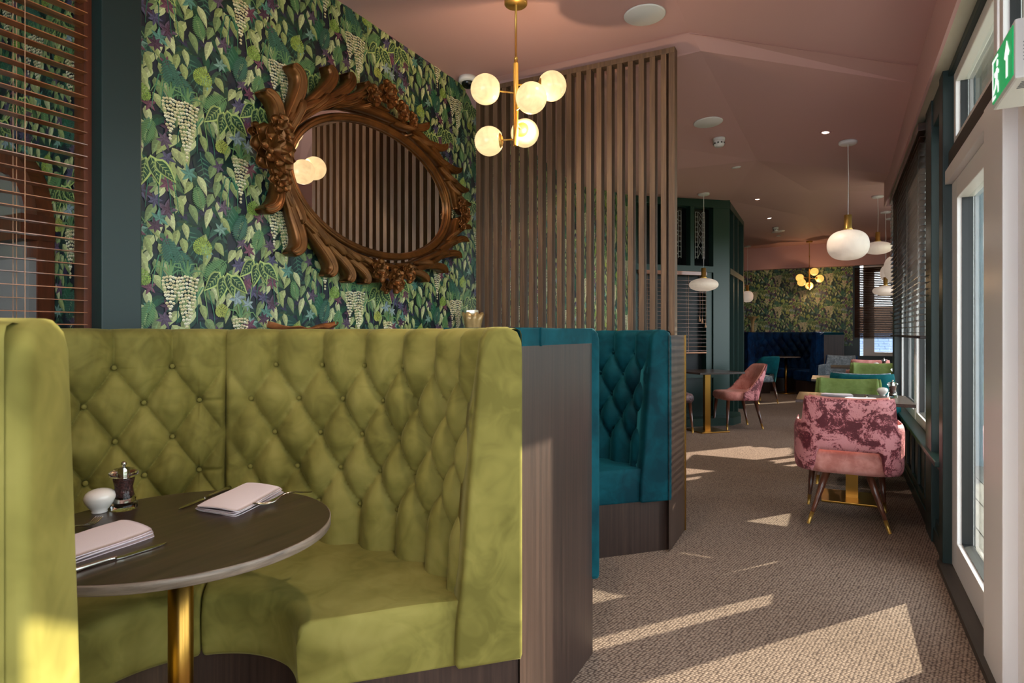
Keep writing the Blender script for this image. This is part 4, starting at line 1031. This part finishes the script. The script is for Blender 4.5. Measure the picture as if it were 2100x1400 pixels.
flower(D(-88), 0.15, 0.075, 0.075, 7, 0.1); flower(D(-98), 0.11, 0.065, 0.08, 6, 0.6); flower(D(-79), 0.11, 0.058, 0.08, 6, 0.4); flower(D(-92), 0.19, 0.04, 0.06, 6, 0.4)
# ================================================================ LAMPS
def chandelier(label, x, y, zc, mat, H=0.86, top=2.96, R=0.0765):
    t = thing('globe_chandelier', label, 'chandelier', (x, y, top))
    lathe('canopy', [(0.0001, 0), (0.06, 0), (0.06, -0.022), (0.055, -0.028), (0.0001, -0.028)], M['brass'], t)
    tube('stem', [(0, 0, -0.028), (0, 0, zc+0.33-top)], 0.006, M['brass'], t); tube('stem_joint', [(0, 0, -0.30), (0, 0, -0.33)], 0.010, M['brass'], t)
    tube('body', [(0, 0, zc+0.33-top), (0, 0, zc-0.10-top)], 0.0135, M['brass'], t, 20)
    return t
def globe_arm(t, ox, oy, oz, mat, R=0.0765, top=2.96, zrel=0):
    # (ox,oy,oz): globe centre relative to the body axis, oz absolute height
    d = Vector((ox, oy, 0)); L = d.length; u = d.normalized(); z = oz-top
    arm = tube('arm', [u*0.012+Vector((0, 0, z)), u*(L-R*0.7)+Vector((0, 0, z))], 0.0045, M['brass'], t, 10)
    m = 20; prof = []
    cs = lathe_geo([(0.0001, -R*0.96), (R*0.28, -R*0.93), (R*0.5, -R*0.80), (R*0.5, -R*0.78), (0.0001, -R*0.6)], 24)
    rot = Vector((0, 0, 1)).rotation_difference(u).to_euler()
    g = mesh('globe', *lathe_geo([(0.0001, R)]+[(R*math.sin(a), R*math.cos(a)) for a in [PI*i/20 for i in range(1, 17)]]+[(R*0.56, -R*0.80), (R*0.5, -R*0.72), (0.0001, -R*0.70)], 32), mat, t, True, loc=u*L+Vector((0, 0, z)), rot=rot)
    c = mesh('brass_cup', cs[0], cs[1], M['brass'], t, True, loc=u*L+Vector((0, 0, z)), rot=rot)
    return g
def camoff(dx, dy): a = cw(dx, dy); return a           # offsets in camera-aligned axes
cx_, cy_ = cw(0.020, 3.17); 
ch = chandelier('brass chandelier with five lit opal globes hanging over the teal booth', cx_, cy_, 2.30, M['globe'])
for (dx, dy, z) in ((-0.155, -0.05, 2.475), (0.188, 0.02, 2.52), (0.075, -0.17, 2.385), (0.05, 0.16, 2.32), (-0.14, 0.03, 2.235)):
    ox, oy = cw(dx, dy); globe_arm(ch, ox, oy, z, M['globe'])
fx_, fy_ = cw(6.05, 12.4); FTOP = ceil_z(fx_, fy_)[0]
fc = chandelier('distant brass chandelier with five amber globes over the navy booth', fx_, fy_, 2.20, M['globefar'], top=FTOP)
for (dx, dy, z) in ((0.05, -0.1, 2.46), (-0.17, 0.05, 2.35), (-0.18, -0.04, 2.25), (0.21, 0.0, 2.33), (0.08, 0.17, 2.20)):
    ox, oy = cw(dx, dy); globe_arm(fc, ox, oy, z, M['globefar'], 0.078, FTOP)
def pendant(label, x, y, ztop, zc, rx, rz_, kind, group=None):
    ztop = ceil_z(x, y)[0]
    t = thing('pendant_lamp', label, 'pendant lamp', (x, y, ztop), 0, group)
    lathe('canopy', [(0.0001, 0), (0.07, 0), (0.07, -0.018), (0.06, -0.026), (0.0001, -0.026)], M['whitepaint'], t)
    zt = zc+rz_+0.125
    tube('cord', [(0, 0, -0.026), (0.004, 0, (zt-ztop)/2), (0, 0, zt-ztop)], 0.0035, M['whitepaint'], t, 6)
    lathe('brass_holder', [(0.0001, 0.13), (0.029, 0.13), (0.029, 0.02), (0.045, 0.0), (0.0001, 0.0)], M['brass'], t, 24, loc=(0, 0, zc+rz_-0.005-ztop))
    e = 0.85 if kind == 'globe' else 1.25
    prof = []
    for i in range(1, 24):
        a = PI*i/24; s = abs(math.sin(a))**(0.75 if kind == 'globe' else 1.05); c = math.copysign(abs(math.cos(a))**(0.9), math.cos(a)); prof.append((rx*s, rz_*c))
    lathe('shade', [(0.0001, rz_)]+prof+[(0.0001, -rz_)], M['opal'], t, 40, loc=(0, 0, zc-ztop)); return t
pendant('round opal pendant lamp nearest the camera, over the window tables', *cw(2.80, 5.08), 2.855, 1.96, 0.158, 0.125, 'globe')
pendant('flattened opal pendant just behind and right of the round one', *cw(4.86, 8.1), 2.98, 2.355, 0.172, 0.085, 'disc')
pendant('tall egg-shaped opal pendant partly behind the dark window blind', *cw(5.02, 7.95), 2.90, 2.07, 0.15, 0.17, 'globe')
pendant('paler egg-shaped opal pendant behind the other egg-shaped one', *cw(6.12, 9.85), 3.05, 2.19, 0.15, 0.15, 'globe')
pendant('lowest flattened opal pendant in front of the far blind', *cw(5.70, 9.3), 3.05, 1.87, 0.175, 0.080, 'disc')
pendant('lone flattened opal pendant hanging before the green porch', *cw(2.38, 7.57), 2.985, 1.825, 0.176, 0.082, 'disc')
pendant('small opal pendant peeping out behind the green porch', *cw(5.02, 13.0), 3.0, 2.0, 0.12, 0.12, 'globe')
# ceiling fittings -------------------------------------------------
def ceil_hit(px_, py_):
    r = (px_-1050)/1250; s = (682-py_)/1250; lo = None; d = 1.0
    while d < 16:
        x, y = cw(r*d, d); z, nn = ceil_z(x, y)
        if CAMH+s*d >= z: return x, y, z, nn, d
        d += 0.01
    x, y = cw(r*8, 8); return x, y, 3.0, Vector((0, 0, -1)), 8
def fit(name, label, cat, px_, py_, parts, group=None):
    x, y, z, nn, d = ceil_hit(px_, py_)
    t = thing(name, label, cat, (x, y, z-0.001)); t.rotation_euler = Vector((0, 0, -1)).rotation_difference(nn).to_euler()
    if group: t['group'] = group
    for (pn, prof, mat) in parts: lathe(pn, prof, mat, t, 40)
    return t
SPK = [('grille', [(0.0001, 0), (0.112, 0), (0.112, -0.004), (0.106, -0.008), (0.0001, -0.008)], M['whitepaint'])]
SPK2 = [('grille', [(0.0001, 0), (0.112, 0), (0.112, -0.004), (0.106, -0.008), (0.0001, -0.008)], M['whitepaint'])]
fit('ceiling_speaker', 'large round white ceiling speaker nearest the camera', 'speaker', 1322, 28, [('grille', [(0.0001, 0), (0.113, 0), (0.113, -0.004), (0.107, -0.008), (0.0001, -0.008)], M['whitepaint'])])
fit('ceiling_speaker', 'round white ceiling speaker beside the smoke detector', 'speaker', 1452, 250, SPK)
fit('ceiling_speaker', 'most distant round white ceiling speaker', 'speaker', 1596, 474, SPK2)
DET = [('base', [(0.0001, 0), (0.052, 0), (0.052, -0.02), (0.0001, -0.02)], M['whitepaint']), ('head', [(0.0001, -0.02), (0.047, -0.02), (0.046, -0.050), (0.036, -0.068), (0.0001, -0.070)], M['whitepaint'])]
for lab, a, b in (('white smoke detector on the ceiling beyond the slatted screen', 1474, 283), ('distant white smoke detector over the far speaker', 1590, 466)):
    t = fit('smoke_detector', lab, 'smoke detector', a, b, DET)
    for k in range(10):
        q = 2*PI*k/10; box('vent_slot', -0.006, 0.006, 0.0445, 0.0478, -0.052, -0.040, M['black'], t, rot=(0, 0, q))
for lab, a, b in (('lit recessed downlight nearest, left of the round pendant canopy', 1693, 271), ('lit recessed downlight, middle of the row', 1553, 408), ('farther lit recessed downlight of the row', 1578, 447), ('lit recessed downlight by the brass of the flattened pendant', 1797, 487)):
    fit('downlight', lab, 'downlight', a, b, [('bezel', [(0.026, 0), (0.042, 0), (0.042, -0.004), (0.030, -0.005), (0.026, -0.001)], M['pink_trim']), ('lamp', [(0.0001, -0.001), (0.026, -0.001), (0.026, -0.002), (0.0001, -0.002)], M['led'])])
for lab, a, b in (('small white round ceiling plate beyond the smoke detector', 1510, 342), ('tiny white ceiling disc past the last speaker', 1597, 483)):
    fit('ceiling_plate', lab, 'ceiling plate', a, b, [('plate', [(0.0001, 0), (0.042, 0), (0.042, -0.006), (0.036, -0.01), (0.0001, -0.01)], M['whitepaint'])])
x, y, z, nn, d = ceil_hit(960, 158)
t = thing('dome_camera', 'white dome security camera in the ceiling corner over the mural', 'camera', (x, y, z-0.001))
lathe('base', [(0.0001, 0), (0.062, 0), (0.064, -0.028), (0.058, -0.036), (0.0001, -0.036)], M['whitepaint'], t)
lathe('dome', [(0.045, -0.036)]+[(0.045*math.cos(a), -0.036-0.04*math.sin(a)) for a in [PI/2*i/8 for i in range(1, 8)]]+[(0.0001, -0.076)], M['darkglass'], t)
# exit sign --------------------------------------------------------
es = thing('exit_sign', 'white emergency exit sign with green running figure over the doors', 'sign', (*rwp(0.52, 2.12), 1.885), RWROT)
box('housing', -0.075, 0.0, -0.13, 0.13, 0, 0.155, M['whitepaint'], es, bev=0.006)
gf = box('green_face', -0.0775, -0.0745, -0.118, 0.118, 0.014, 0.143, M['signgreen'], es)
def decal(name, polys, mat, par, x):
    vs, fs = [], []
    for pl_ in polys:
        b = len(vs); n_ = len(pl_)
        vs += [(x, a, c) for a, c in pl_]+[(x+0.001, a, c) for a, c in pl_]
        fs.append(list(range(b, b+n_))); fs.append(list(range(b+2*n_-1, b+n_-1, -1)))
        for i in range(n_): fs.append((b+i, b+n_+i, b+n_+(i+1) % n_, b+(i+1) % n_))
    return mesh(name, vs, fs, mat, par)
def bar(a, b, w):
    d = math.hypot(b[0]-a[0], b[1]-a[1]); nx, ny = -(b[1]-a[1])/d*w, (b[0]-a[0])/d*w
    return [(a[0]+nx, a[1]+ny), (b[0]+nx, b[1]+ny), (b[0]-nx, b[1]-ny), (a[0]-nx, a[1]-ny)]
# seen from the room the far end (+Y) is on the left
decal('arrow', [bar((-0.06, 0.03), (-0.06, 0.10), 0.009), [(-0.06, 0.128), (-0.088, 0.090), (-0.078, 0.082), (-0.06, 0.106), (-0.042, 0.082), (-0.032, 0.090)]], M['signwhite'], es, -0.0788)
decal('doorway', [bar((0.108, 0.02), (0.108, 0.135), 0.005), bar((0.045, 0.132), (0.112, 0.132), 0.004), bar((0.100, 0.024), (0.075, 0.024), 0.004)], M['signwhite'], es, -0.0788)
hx, hz = 0.052, 0.112
decal('running_figure', [[(hx+0.010*math.cos(q*PI/5), hz+0.010*math.sin(q*PI/5)) for q in range(10)], bar((0.055, 0.098), (0.062, 0.066), 0.010), bar((0.055, 0.096), (0.080, 0.082), 0.005), bar((0.080, 0.082), (0.086, 0.094), 0.004), bar((0.054, 0.095), (0.034, 0.082), 0.005),
      bar((0.060, 0.066), (0.042, 0.050), 0.007), bar((0.042, 0.050), (0.040, 0.026), 0.005), bar((0.064, 0.066), (0.078, 0.048), 0.007), bar((0.078, 0.048), (0.098, 0.040), 0.005)], M['signwhite'], es, -0.0788)
lv, lf_ = [], []
for k in range(6):
    b = len(lv); z_ = 0.045+k*0.009; w_ = 0.030 if k % 2 else 0.022
    lv += [(-0.058, -0.1305, z_), (-0.058+w_, -0.1305, z_), (-0.058+w_, -0.1305, z_+0.0025), (-0.058, -0.1305, z_+0.0025)]; lf_.append((b, b+1, b+2, b+3))
mesh('rating_text', lv, lf_, M['ink'], es)
for k in range(5): box('speaker_slot', -0.055, -0.02, -0.10+k*0.012, -0.095+k*0.012, -0.0015, 0.001, M['ink'], es)
# ================================================================ TABLEWARE
ZT = 0.7502
def tw(px_, py_, h=0.0): d = 1250*(CAMH-ZT-h)/(py_-682); return Vector((*cw((px_-1050)/1250*d, d), ZT+h))
def pepper_mill(label, x, y, z=ZT, s=1.0):
    t = thing('pepper_mill', label, 'pepper mill', (x, y, z)); t.scale = (s, s, s)
    lathe('base_ring', [(0.0001, 0), (0.031, 0), (0.033, 0.004), (0.033, 0.016), (0.028, 0.02), (0.0001, 0.02)], M['acrylic'], t)
    lathe('grinder', [(0.0001, 0.008), (0.020, 0.008), (0.020, 0.028), (0.014, 0.032), (0.0001, 0.032)], M['steel'], t)
    lathe('body', [(0.0001, 0.02), (0.028, 0.021), (0.029, 0.03), (0.024, 0.042), (0.0215, 0.06), (0.026, 0.082), (0.026, 0.086), (0.0001, 0.086)], M['acrylic'], t)
    lathe('peppercorns', [(0.0001, 0.032), (0.019, 0.034), (0.0175, 0.05), (0.0175, 0.062), (0.021, 0.080), (0.0001, 0.082)], M['pepper'], t)
    lathe('cap', [(0.0001, 0.087), (0.030, 0.088), (0.036, 0.094), (0.035, 0.101), (0.024, 0.110), (0.010, 0.114), (0.0001, 0.1145)], M['acrylic'], t)
    lathe('spindle', [(0.0001, 0.082), (0.011, 0.083), (0.012, 0.104), (0.005, 0.108), (0.004, 0.118), (0.007, 0.121), (0.006, 0.127), (0.0001, 0.130)], M['steel'], t)
    return t
p = tw(254, 1043); pepper_mill('clear acrylic pepper mill with dark peppercorns on the round table', p.x, p.y)
def salt(label, x, y, z=ZT):
    vs, fs = lathe_geo([(0.0001, 0), (0.0185, 0), (0.0195, 0.003), (0.018, 0.006), (0.026, 0.016), (0.0335, 0.027), (0.0375, 0.038), (0.0372, 0.045), (0.0335, 0.053), (0.026, 0.059), (0.016, 0.0627), (0.007, 0.0642), (0.0001, 0.0645)], 32)
    vs = [(x_+(0.004*max(0, z_-0.02)/0.04), y_, z_) for x_, y_, z_ in vs]
    t = thing('salt_pot', label, 'salt shaker', (x, y, z)); mesh('body', vs, fs, M['ceramic'], t, True); lathe('hole', [(0.0001, 0.0640), (0.0016, 0.0640), (0.0016, 0.0650), (0.0001, 0.0650)], M['black'], t, 10)
p = tw(204, 1050); salt('white egg-shaped ceramic salt pot on the round table', p.x, p.y)
def napkin(name_label, A, B, C_, D_, layers=4, lift=0.006):
    # A,B,C,D quad on the table (world), soft folded stack; A-B is the folded near end
    o = (A+B+C_+D_)/4; t = thing('napkin', name_label, 'napkin', (o.x, o.y, ZT))
    for l in range(layers):
        vs, fs = [], []; nu, nv = 20, 14; z0 = 0.0042+l*lift*0.62; ang_ = (l-1.5)*0.02; ox_ = (0.004, -0.003, 0.003, 0)[l % 4]
        for i in range(nu+1):
            for j in range(nv+1):
                u, v = i/nu, j/nv; p_ = (A*(1-u)+D_*u)*(1-v)+(B*(1-u)+C_*u)*v-o
                sh_ = 0.003*(l-1.5)*(1 if l % 2 else -0.6)
                puff = 0.004*math.sin(PI*v)*(1-u*0.4)*(1 if l == layers-1 else 0.4)+0.0012*math.sin(u*7+l*2+v*3)*(l/layers)
                e = min(u, 1-u, v, 1-v); drop = lift*0.45*(1-min(1, e/0.05))**2
                cu, cv2 = abs(2*u-1), abs(2*v-1); rd = 1-0.05*(cu*cv2)**6; xx, yy = p_.x*(1+sh_)*rd+ox_, p_.y*(1+sh_)*rd+ox_*0.6
                vs.append((xx-yy*ang_, yy+xx*ang_, z0+puff-drop*0.9))
        nn_ = len(vs); vs += [(a, b, c-lift*0.4) for a, b, c in vs]
        W_ = nv+1
        for i in range(nu):
            for j in range(nv):
                a = i*W_+j; fs.append((a, a+W_, a+W_+1, a+1)); fs.append((nn_+a, nn_+a+1, nn_+a+W_+1, nn_+a+W_))
        rim = [i*W_ for i in range(nu+1)]+[nu*W_+j for j in range(1, nv+1)]+[i*W_+nv for i in range(nu-1, -1, -1)]+[j for j in range(nv-1, 0, -1)]
        for a, b in zip(rim, rim[1:]+rim[:1]): fs.append((a, b, nn_+b, nn_+a))
        mesh('fold', vs, fs, M['napkin'], t, True)
    return t
napkin('folded white linen napkin on the far side of the round table', tw(398, 1047), tw(484, 1060), tw(581, 1008), tw(509, 997))
a_, b_, c_, d_ = tw(258, 1074), tw(318, 1098), tw(138, 1160), tw(138, 1112)
d1_ = (c_-b_).normalized()*0.245; napkin('folded white linen napkin nearest, beside the foreground bolster', b_+d1_, a_+d1_, a_, b_)
def knife(label, tip, end, z=ZT):
    d = (end-tip); L = 0.225; ang = math.atan2(d.y, d.x); t = thing('table_knife', label, 'knife', (tip.x, tip.y, z+0.0015), ang)
    bl_ = [(0, 0), (0.012, 0.006), (0.04, 0.0095), (0.10, 0.0095), (0.113, 0.006), (0.113, -0.004), (0.10, -0.005), (0.04, -0.005), (0.01, -0.003)]
    prism('blade', bl_, 0, 0.0018, M['steel'], t)
    tube('handle', [(0.112, 0.001, 0.003), (0.13, 0.001, 0.004), (0.18, 0.001, 0.004), (0.222, 0.001, 0.004), (L, 0.001, 0.004)], [0.0042, 0.0046, 0.0058, 0.0068, 0.004], M['steel'], t, 12)
knife('steel table knife left of the farther napkin', tw(366, 1046), tw(475, 1002))
knife('steel table knife in front of the nearer napkin', tw(343, 1114), tw(138, 1178))
def fork(label, tip, end, z=ZT, flip=False):
    d = end-tip; ang = math.atan2(d.y, d.x); t = thing('table_fork', label, 'fork', (tip.x, tip.y, z), ang)
    prof = lambda x_: 0.004+0.016*math.exp(-((x_-0.0)/0.02)**2)*0.6+0.017*math.exp(-((x_-0.11)/0.05)**2)
    vs, fs = [], []
    for k in range(4):
        y_ = (k-1.5)*0.0062; tube_geo([(x_, y_*(0.9 if x_ < 0.03 else 0.8), prof(x_)) for x_ in (0, 0.01, 0.02, 0.035, 0.05)], [0.0012, 0.0019, 0.0021, 0.0022, 0.0022], 6, vs, fs)
    mesh('tines', vs, fs, M['steel'], t, True)
    hv, hf = [], []; xs = [0.045, 0.055, 0.068, 0.08, 0.10, 0.13, 0.16, 0.18, 0.19]; ws = [0.0105, 0.0112, 0.009, 0.004, 0.0032, 0.0042, 0.0062, 0.007, 0.003]
    for x_, w_ in zip(xs, ws):
        z_ = prof(x_)
        for (sy, sz) in ((-1.15, 0), (-0.6, 0.0022), (0.6, 0.0022), (1.15, 0), (0.6, -0.0018), (-0.6, -0.0018)): hv.append((x_, sy*w_, z_+sz-0.002*(1-abs(sy))*(1 if x_ < 0.07 else 0)))
    for i in range(len(xs)-1):
        for k in range(6): hf.append((i*6+k, (i+1)*6+k, (i+1)*6+(k+1) % 6, i*6+(k+1) % 6))
    hf.append(tuple(range(6))); hf.append(tuple(range(len(hv)-1, len(hv)-7, -1)))
    mesh('handle', hv, hf, M['steel'], t, True)
fork('steel table fork right of the farther napkin', tw(522, 1043), tw(626, 1015))
fork('steel table fork behind the nearer napkin', tw(204, 1070), tw(140, 1103))
# window table setting
p = Vector((0.43, 5.33, ZT)); pepper_mill('clear acrylic pepper mill on the window table', p.x, p.y); salt('white salt pot on the window table behind the pepper mill', 0.37, 5.42)
for lab, x0, y0 in (('white napkin on the window table, nearer of the two', 0.20, 4.93), ('white rolled napkin on the window table, farther of the two', 0.05, 5.20)):
    napkin(lab, Vector((x0-0.10, y0, ZT)), Vector((x0-0.06, y0+0.11, ZT)), Vector((x0+0.11, y0+0.10, ZT)), Vector((x0+0.12, y0-0.01, ZT)))
knife('steel knife on the window table left of the napkins', Vector((-0.06, 4.98, ZT)), Vector((-0.12, 5.2, ZT))); fork('steel fork on the window table right of the napkins', Vector((0.24, 5.12, ZT)), Vector((0.27, 5.32, ZT)))
pepper_mill('pepper mill on the second window table', 0.62, 7.45); pepper_mill('distant pepper mill on the table beside the pink chair', 0.70, 9.95); salt('tiny salt pot on the farthest window table', 0.60, 9.9)
# bowl and vases on the ledge
t = thing('leaf_dish', 'bronze leaf-shaped dish on the ledge behind the green booth', 'dish', (-2.12, 2.03, 1.2275)); t.scale = (1, 1, 0.62)
vs, fs = [], []; nu, nv = 24, 8
for lay in (0, 1):
    for i in range(nu+1):
        u = i/nu*2-1
        for j in range(nv+1):
            v = j/nv*2-1; w = 0.075*math.sqrt(max(0.004, 1-abs(u)**2.5))*(1+0.1*math.sin(u*9)); zz = 0.004+0.035*v*v+0.045*abs(u)**3*(1.25 if u > 0 else 0.8)+0.006*math.sin(u*11)*abs(v)
            vs.append((v*w, u*0.205, zz+lay*0.004))
K = (nu+1)*(nv+1)
for i in range(nu):
    for j in range(nv): a = i*(nv+1)+j; fs.append((a, a+1, a+nv+2, a+nv+1)); fs.append((K+a, K+a+nv+1, K+a+nv+2, K+a+1))
rim = [i*(nv+1) for i in range(nu+1)]+[nu*(nv+1)+j for j in range(1, nv+1)]+[i*(nv+1)+nv for i in range(nu-1, -1, -1)]+[j for j in range(nv-1, 0, -1)]
for a, b in zip(rim, rim[1:]+rim[:1]): fs.append((a, b, K+b, K+a))
mesh('bowl', vs, fs, M['bronze'], t, True); lathe('foot', [(0.0001, -0.002), (0.03, -0.002), (0.03, 0.006), (0.0001, 0.006)], M['bronze'], t)
def fluted_vase(name, label, cat, x, y, z, prof, flute, mat, nf=7):
    t = thing(name, label, cat, (x, y, z)); vs, fs = [], []; n_ = 48; m = len(prof)
    for lay in (0, 1):
        for i in range(n_):
            a = 2*PI*i/n_
            for k, (r, zz) in enumerate(prof):
                f = 1+flute*(k/(m-1))**2*math.cos(nf*a); vs.append(((r-lay*0.004)*f*math.cos(a), (r-lay*0.004)*f*math.sin(a), zz+0.010*(k/(m-1))**3*math.sin(nf*a)))
    K = n_*m
    for i in range(n_):
        j = (i+1) % n_
        for k in range(m-1): fs.append((i*m+k, j*m+k, j*m+k+1, i*m+k+1)); fs.append((K+i*m+k, K+i*m+k+1, K+j*m+k+1, K+j*m+k))
        fs.append((i*m+m-1, j*m+m-1, K+j*m+m-1, K+i*m+m-1))
    fs.append([i*m for i in range(n_)][::-1])
    mesh('body', vs, fs, mat, t, True); return t
cvz = fluted_vase('candle_holder', 'crackled gold fluted candle holder on the ledge beside the slatted screen', 'candle holder', -2.13, 3.545, 1.215, [(0.042, 0), (0.050, 0.02), (0.056, 0.06), (0.062, 0.10), (0.070, 0.145)], 0.10, M['crackle'])
lathe('candle', [(0.0001, 0.02), (0.035, 0.02), (0.035, 0.165), (0.03, 0.17), (0.0001, 0.17)], M['cream'], cvz)
box('label', -0.03, 0.03, -0.0385, -0.0365, 0.148, 0.166, M['signwhite'], cvz)
vt = fluted_vase('trumpet_vase', 'gold trumpet-shaped vase on the ledge under the far mural', 'vase', -1.42, 13.9, 1.24, [(0.05, 0), (0.03, 0.05), (0.025, 0.15), (0.04, 0.24), (0.085, 0.31), (0.12, 0.33)], 0.14, M['crackle'], 5)
# ---------------------------------------------------------------- lamp light and added ceiling fill
point('chandelier_bulb', (cx_+0.05, cy_+0.03, 2.30), 5, (1.0, 0.74, 0.46), 0.012)
point('far_chandelier_bulb', (fx_+0.05, fy_+0.03, 2.15), 5, (1.0, 0.62, 0.32), 0.012)
for i, (x, y) in enumerate([(-0.6, 1.2), (-0.9, 2.6), (-0.4, 5.4), (0.1, 8.2), (-1.6, 6.6), (-0.6, 11.5)]):  # added fill spots under the ceiling, not aligned with the downlight fittings
    l = bpy.data.lights.new('ceiling_fill_spot', 'SPOT'); l.energy = 26; l.color = (1.0, 0.85, 0.68); l.spot_size = 1.7; l.spot_blend = 0.6; l.shadow_soft_size = 0.04
    o = bpy.data.objects.new('ceiling_fill_spot', l); COL.objects.link(o); o.location = (x, y, 2.78)
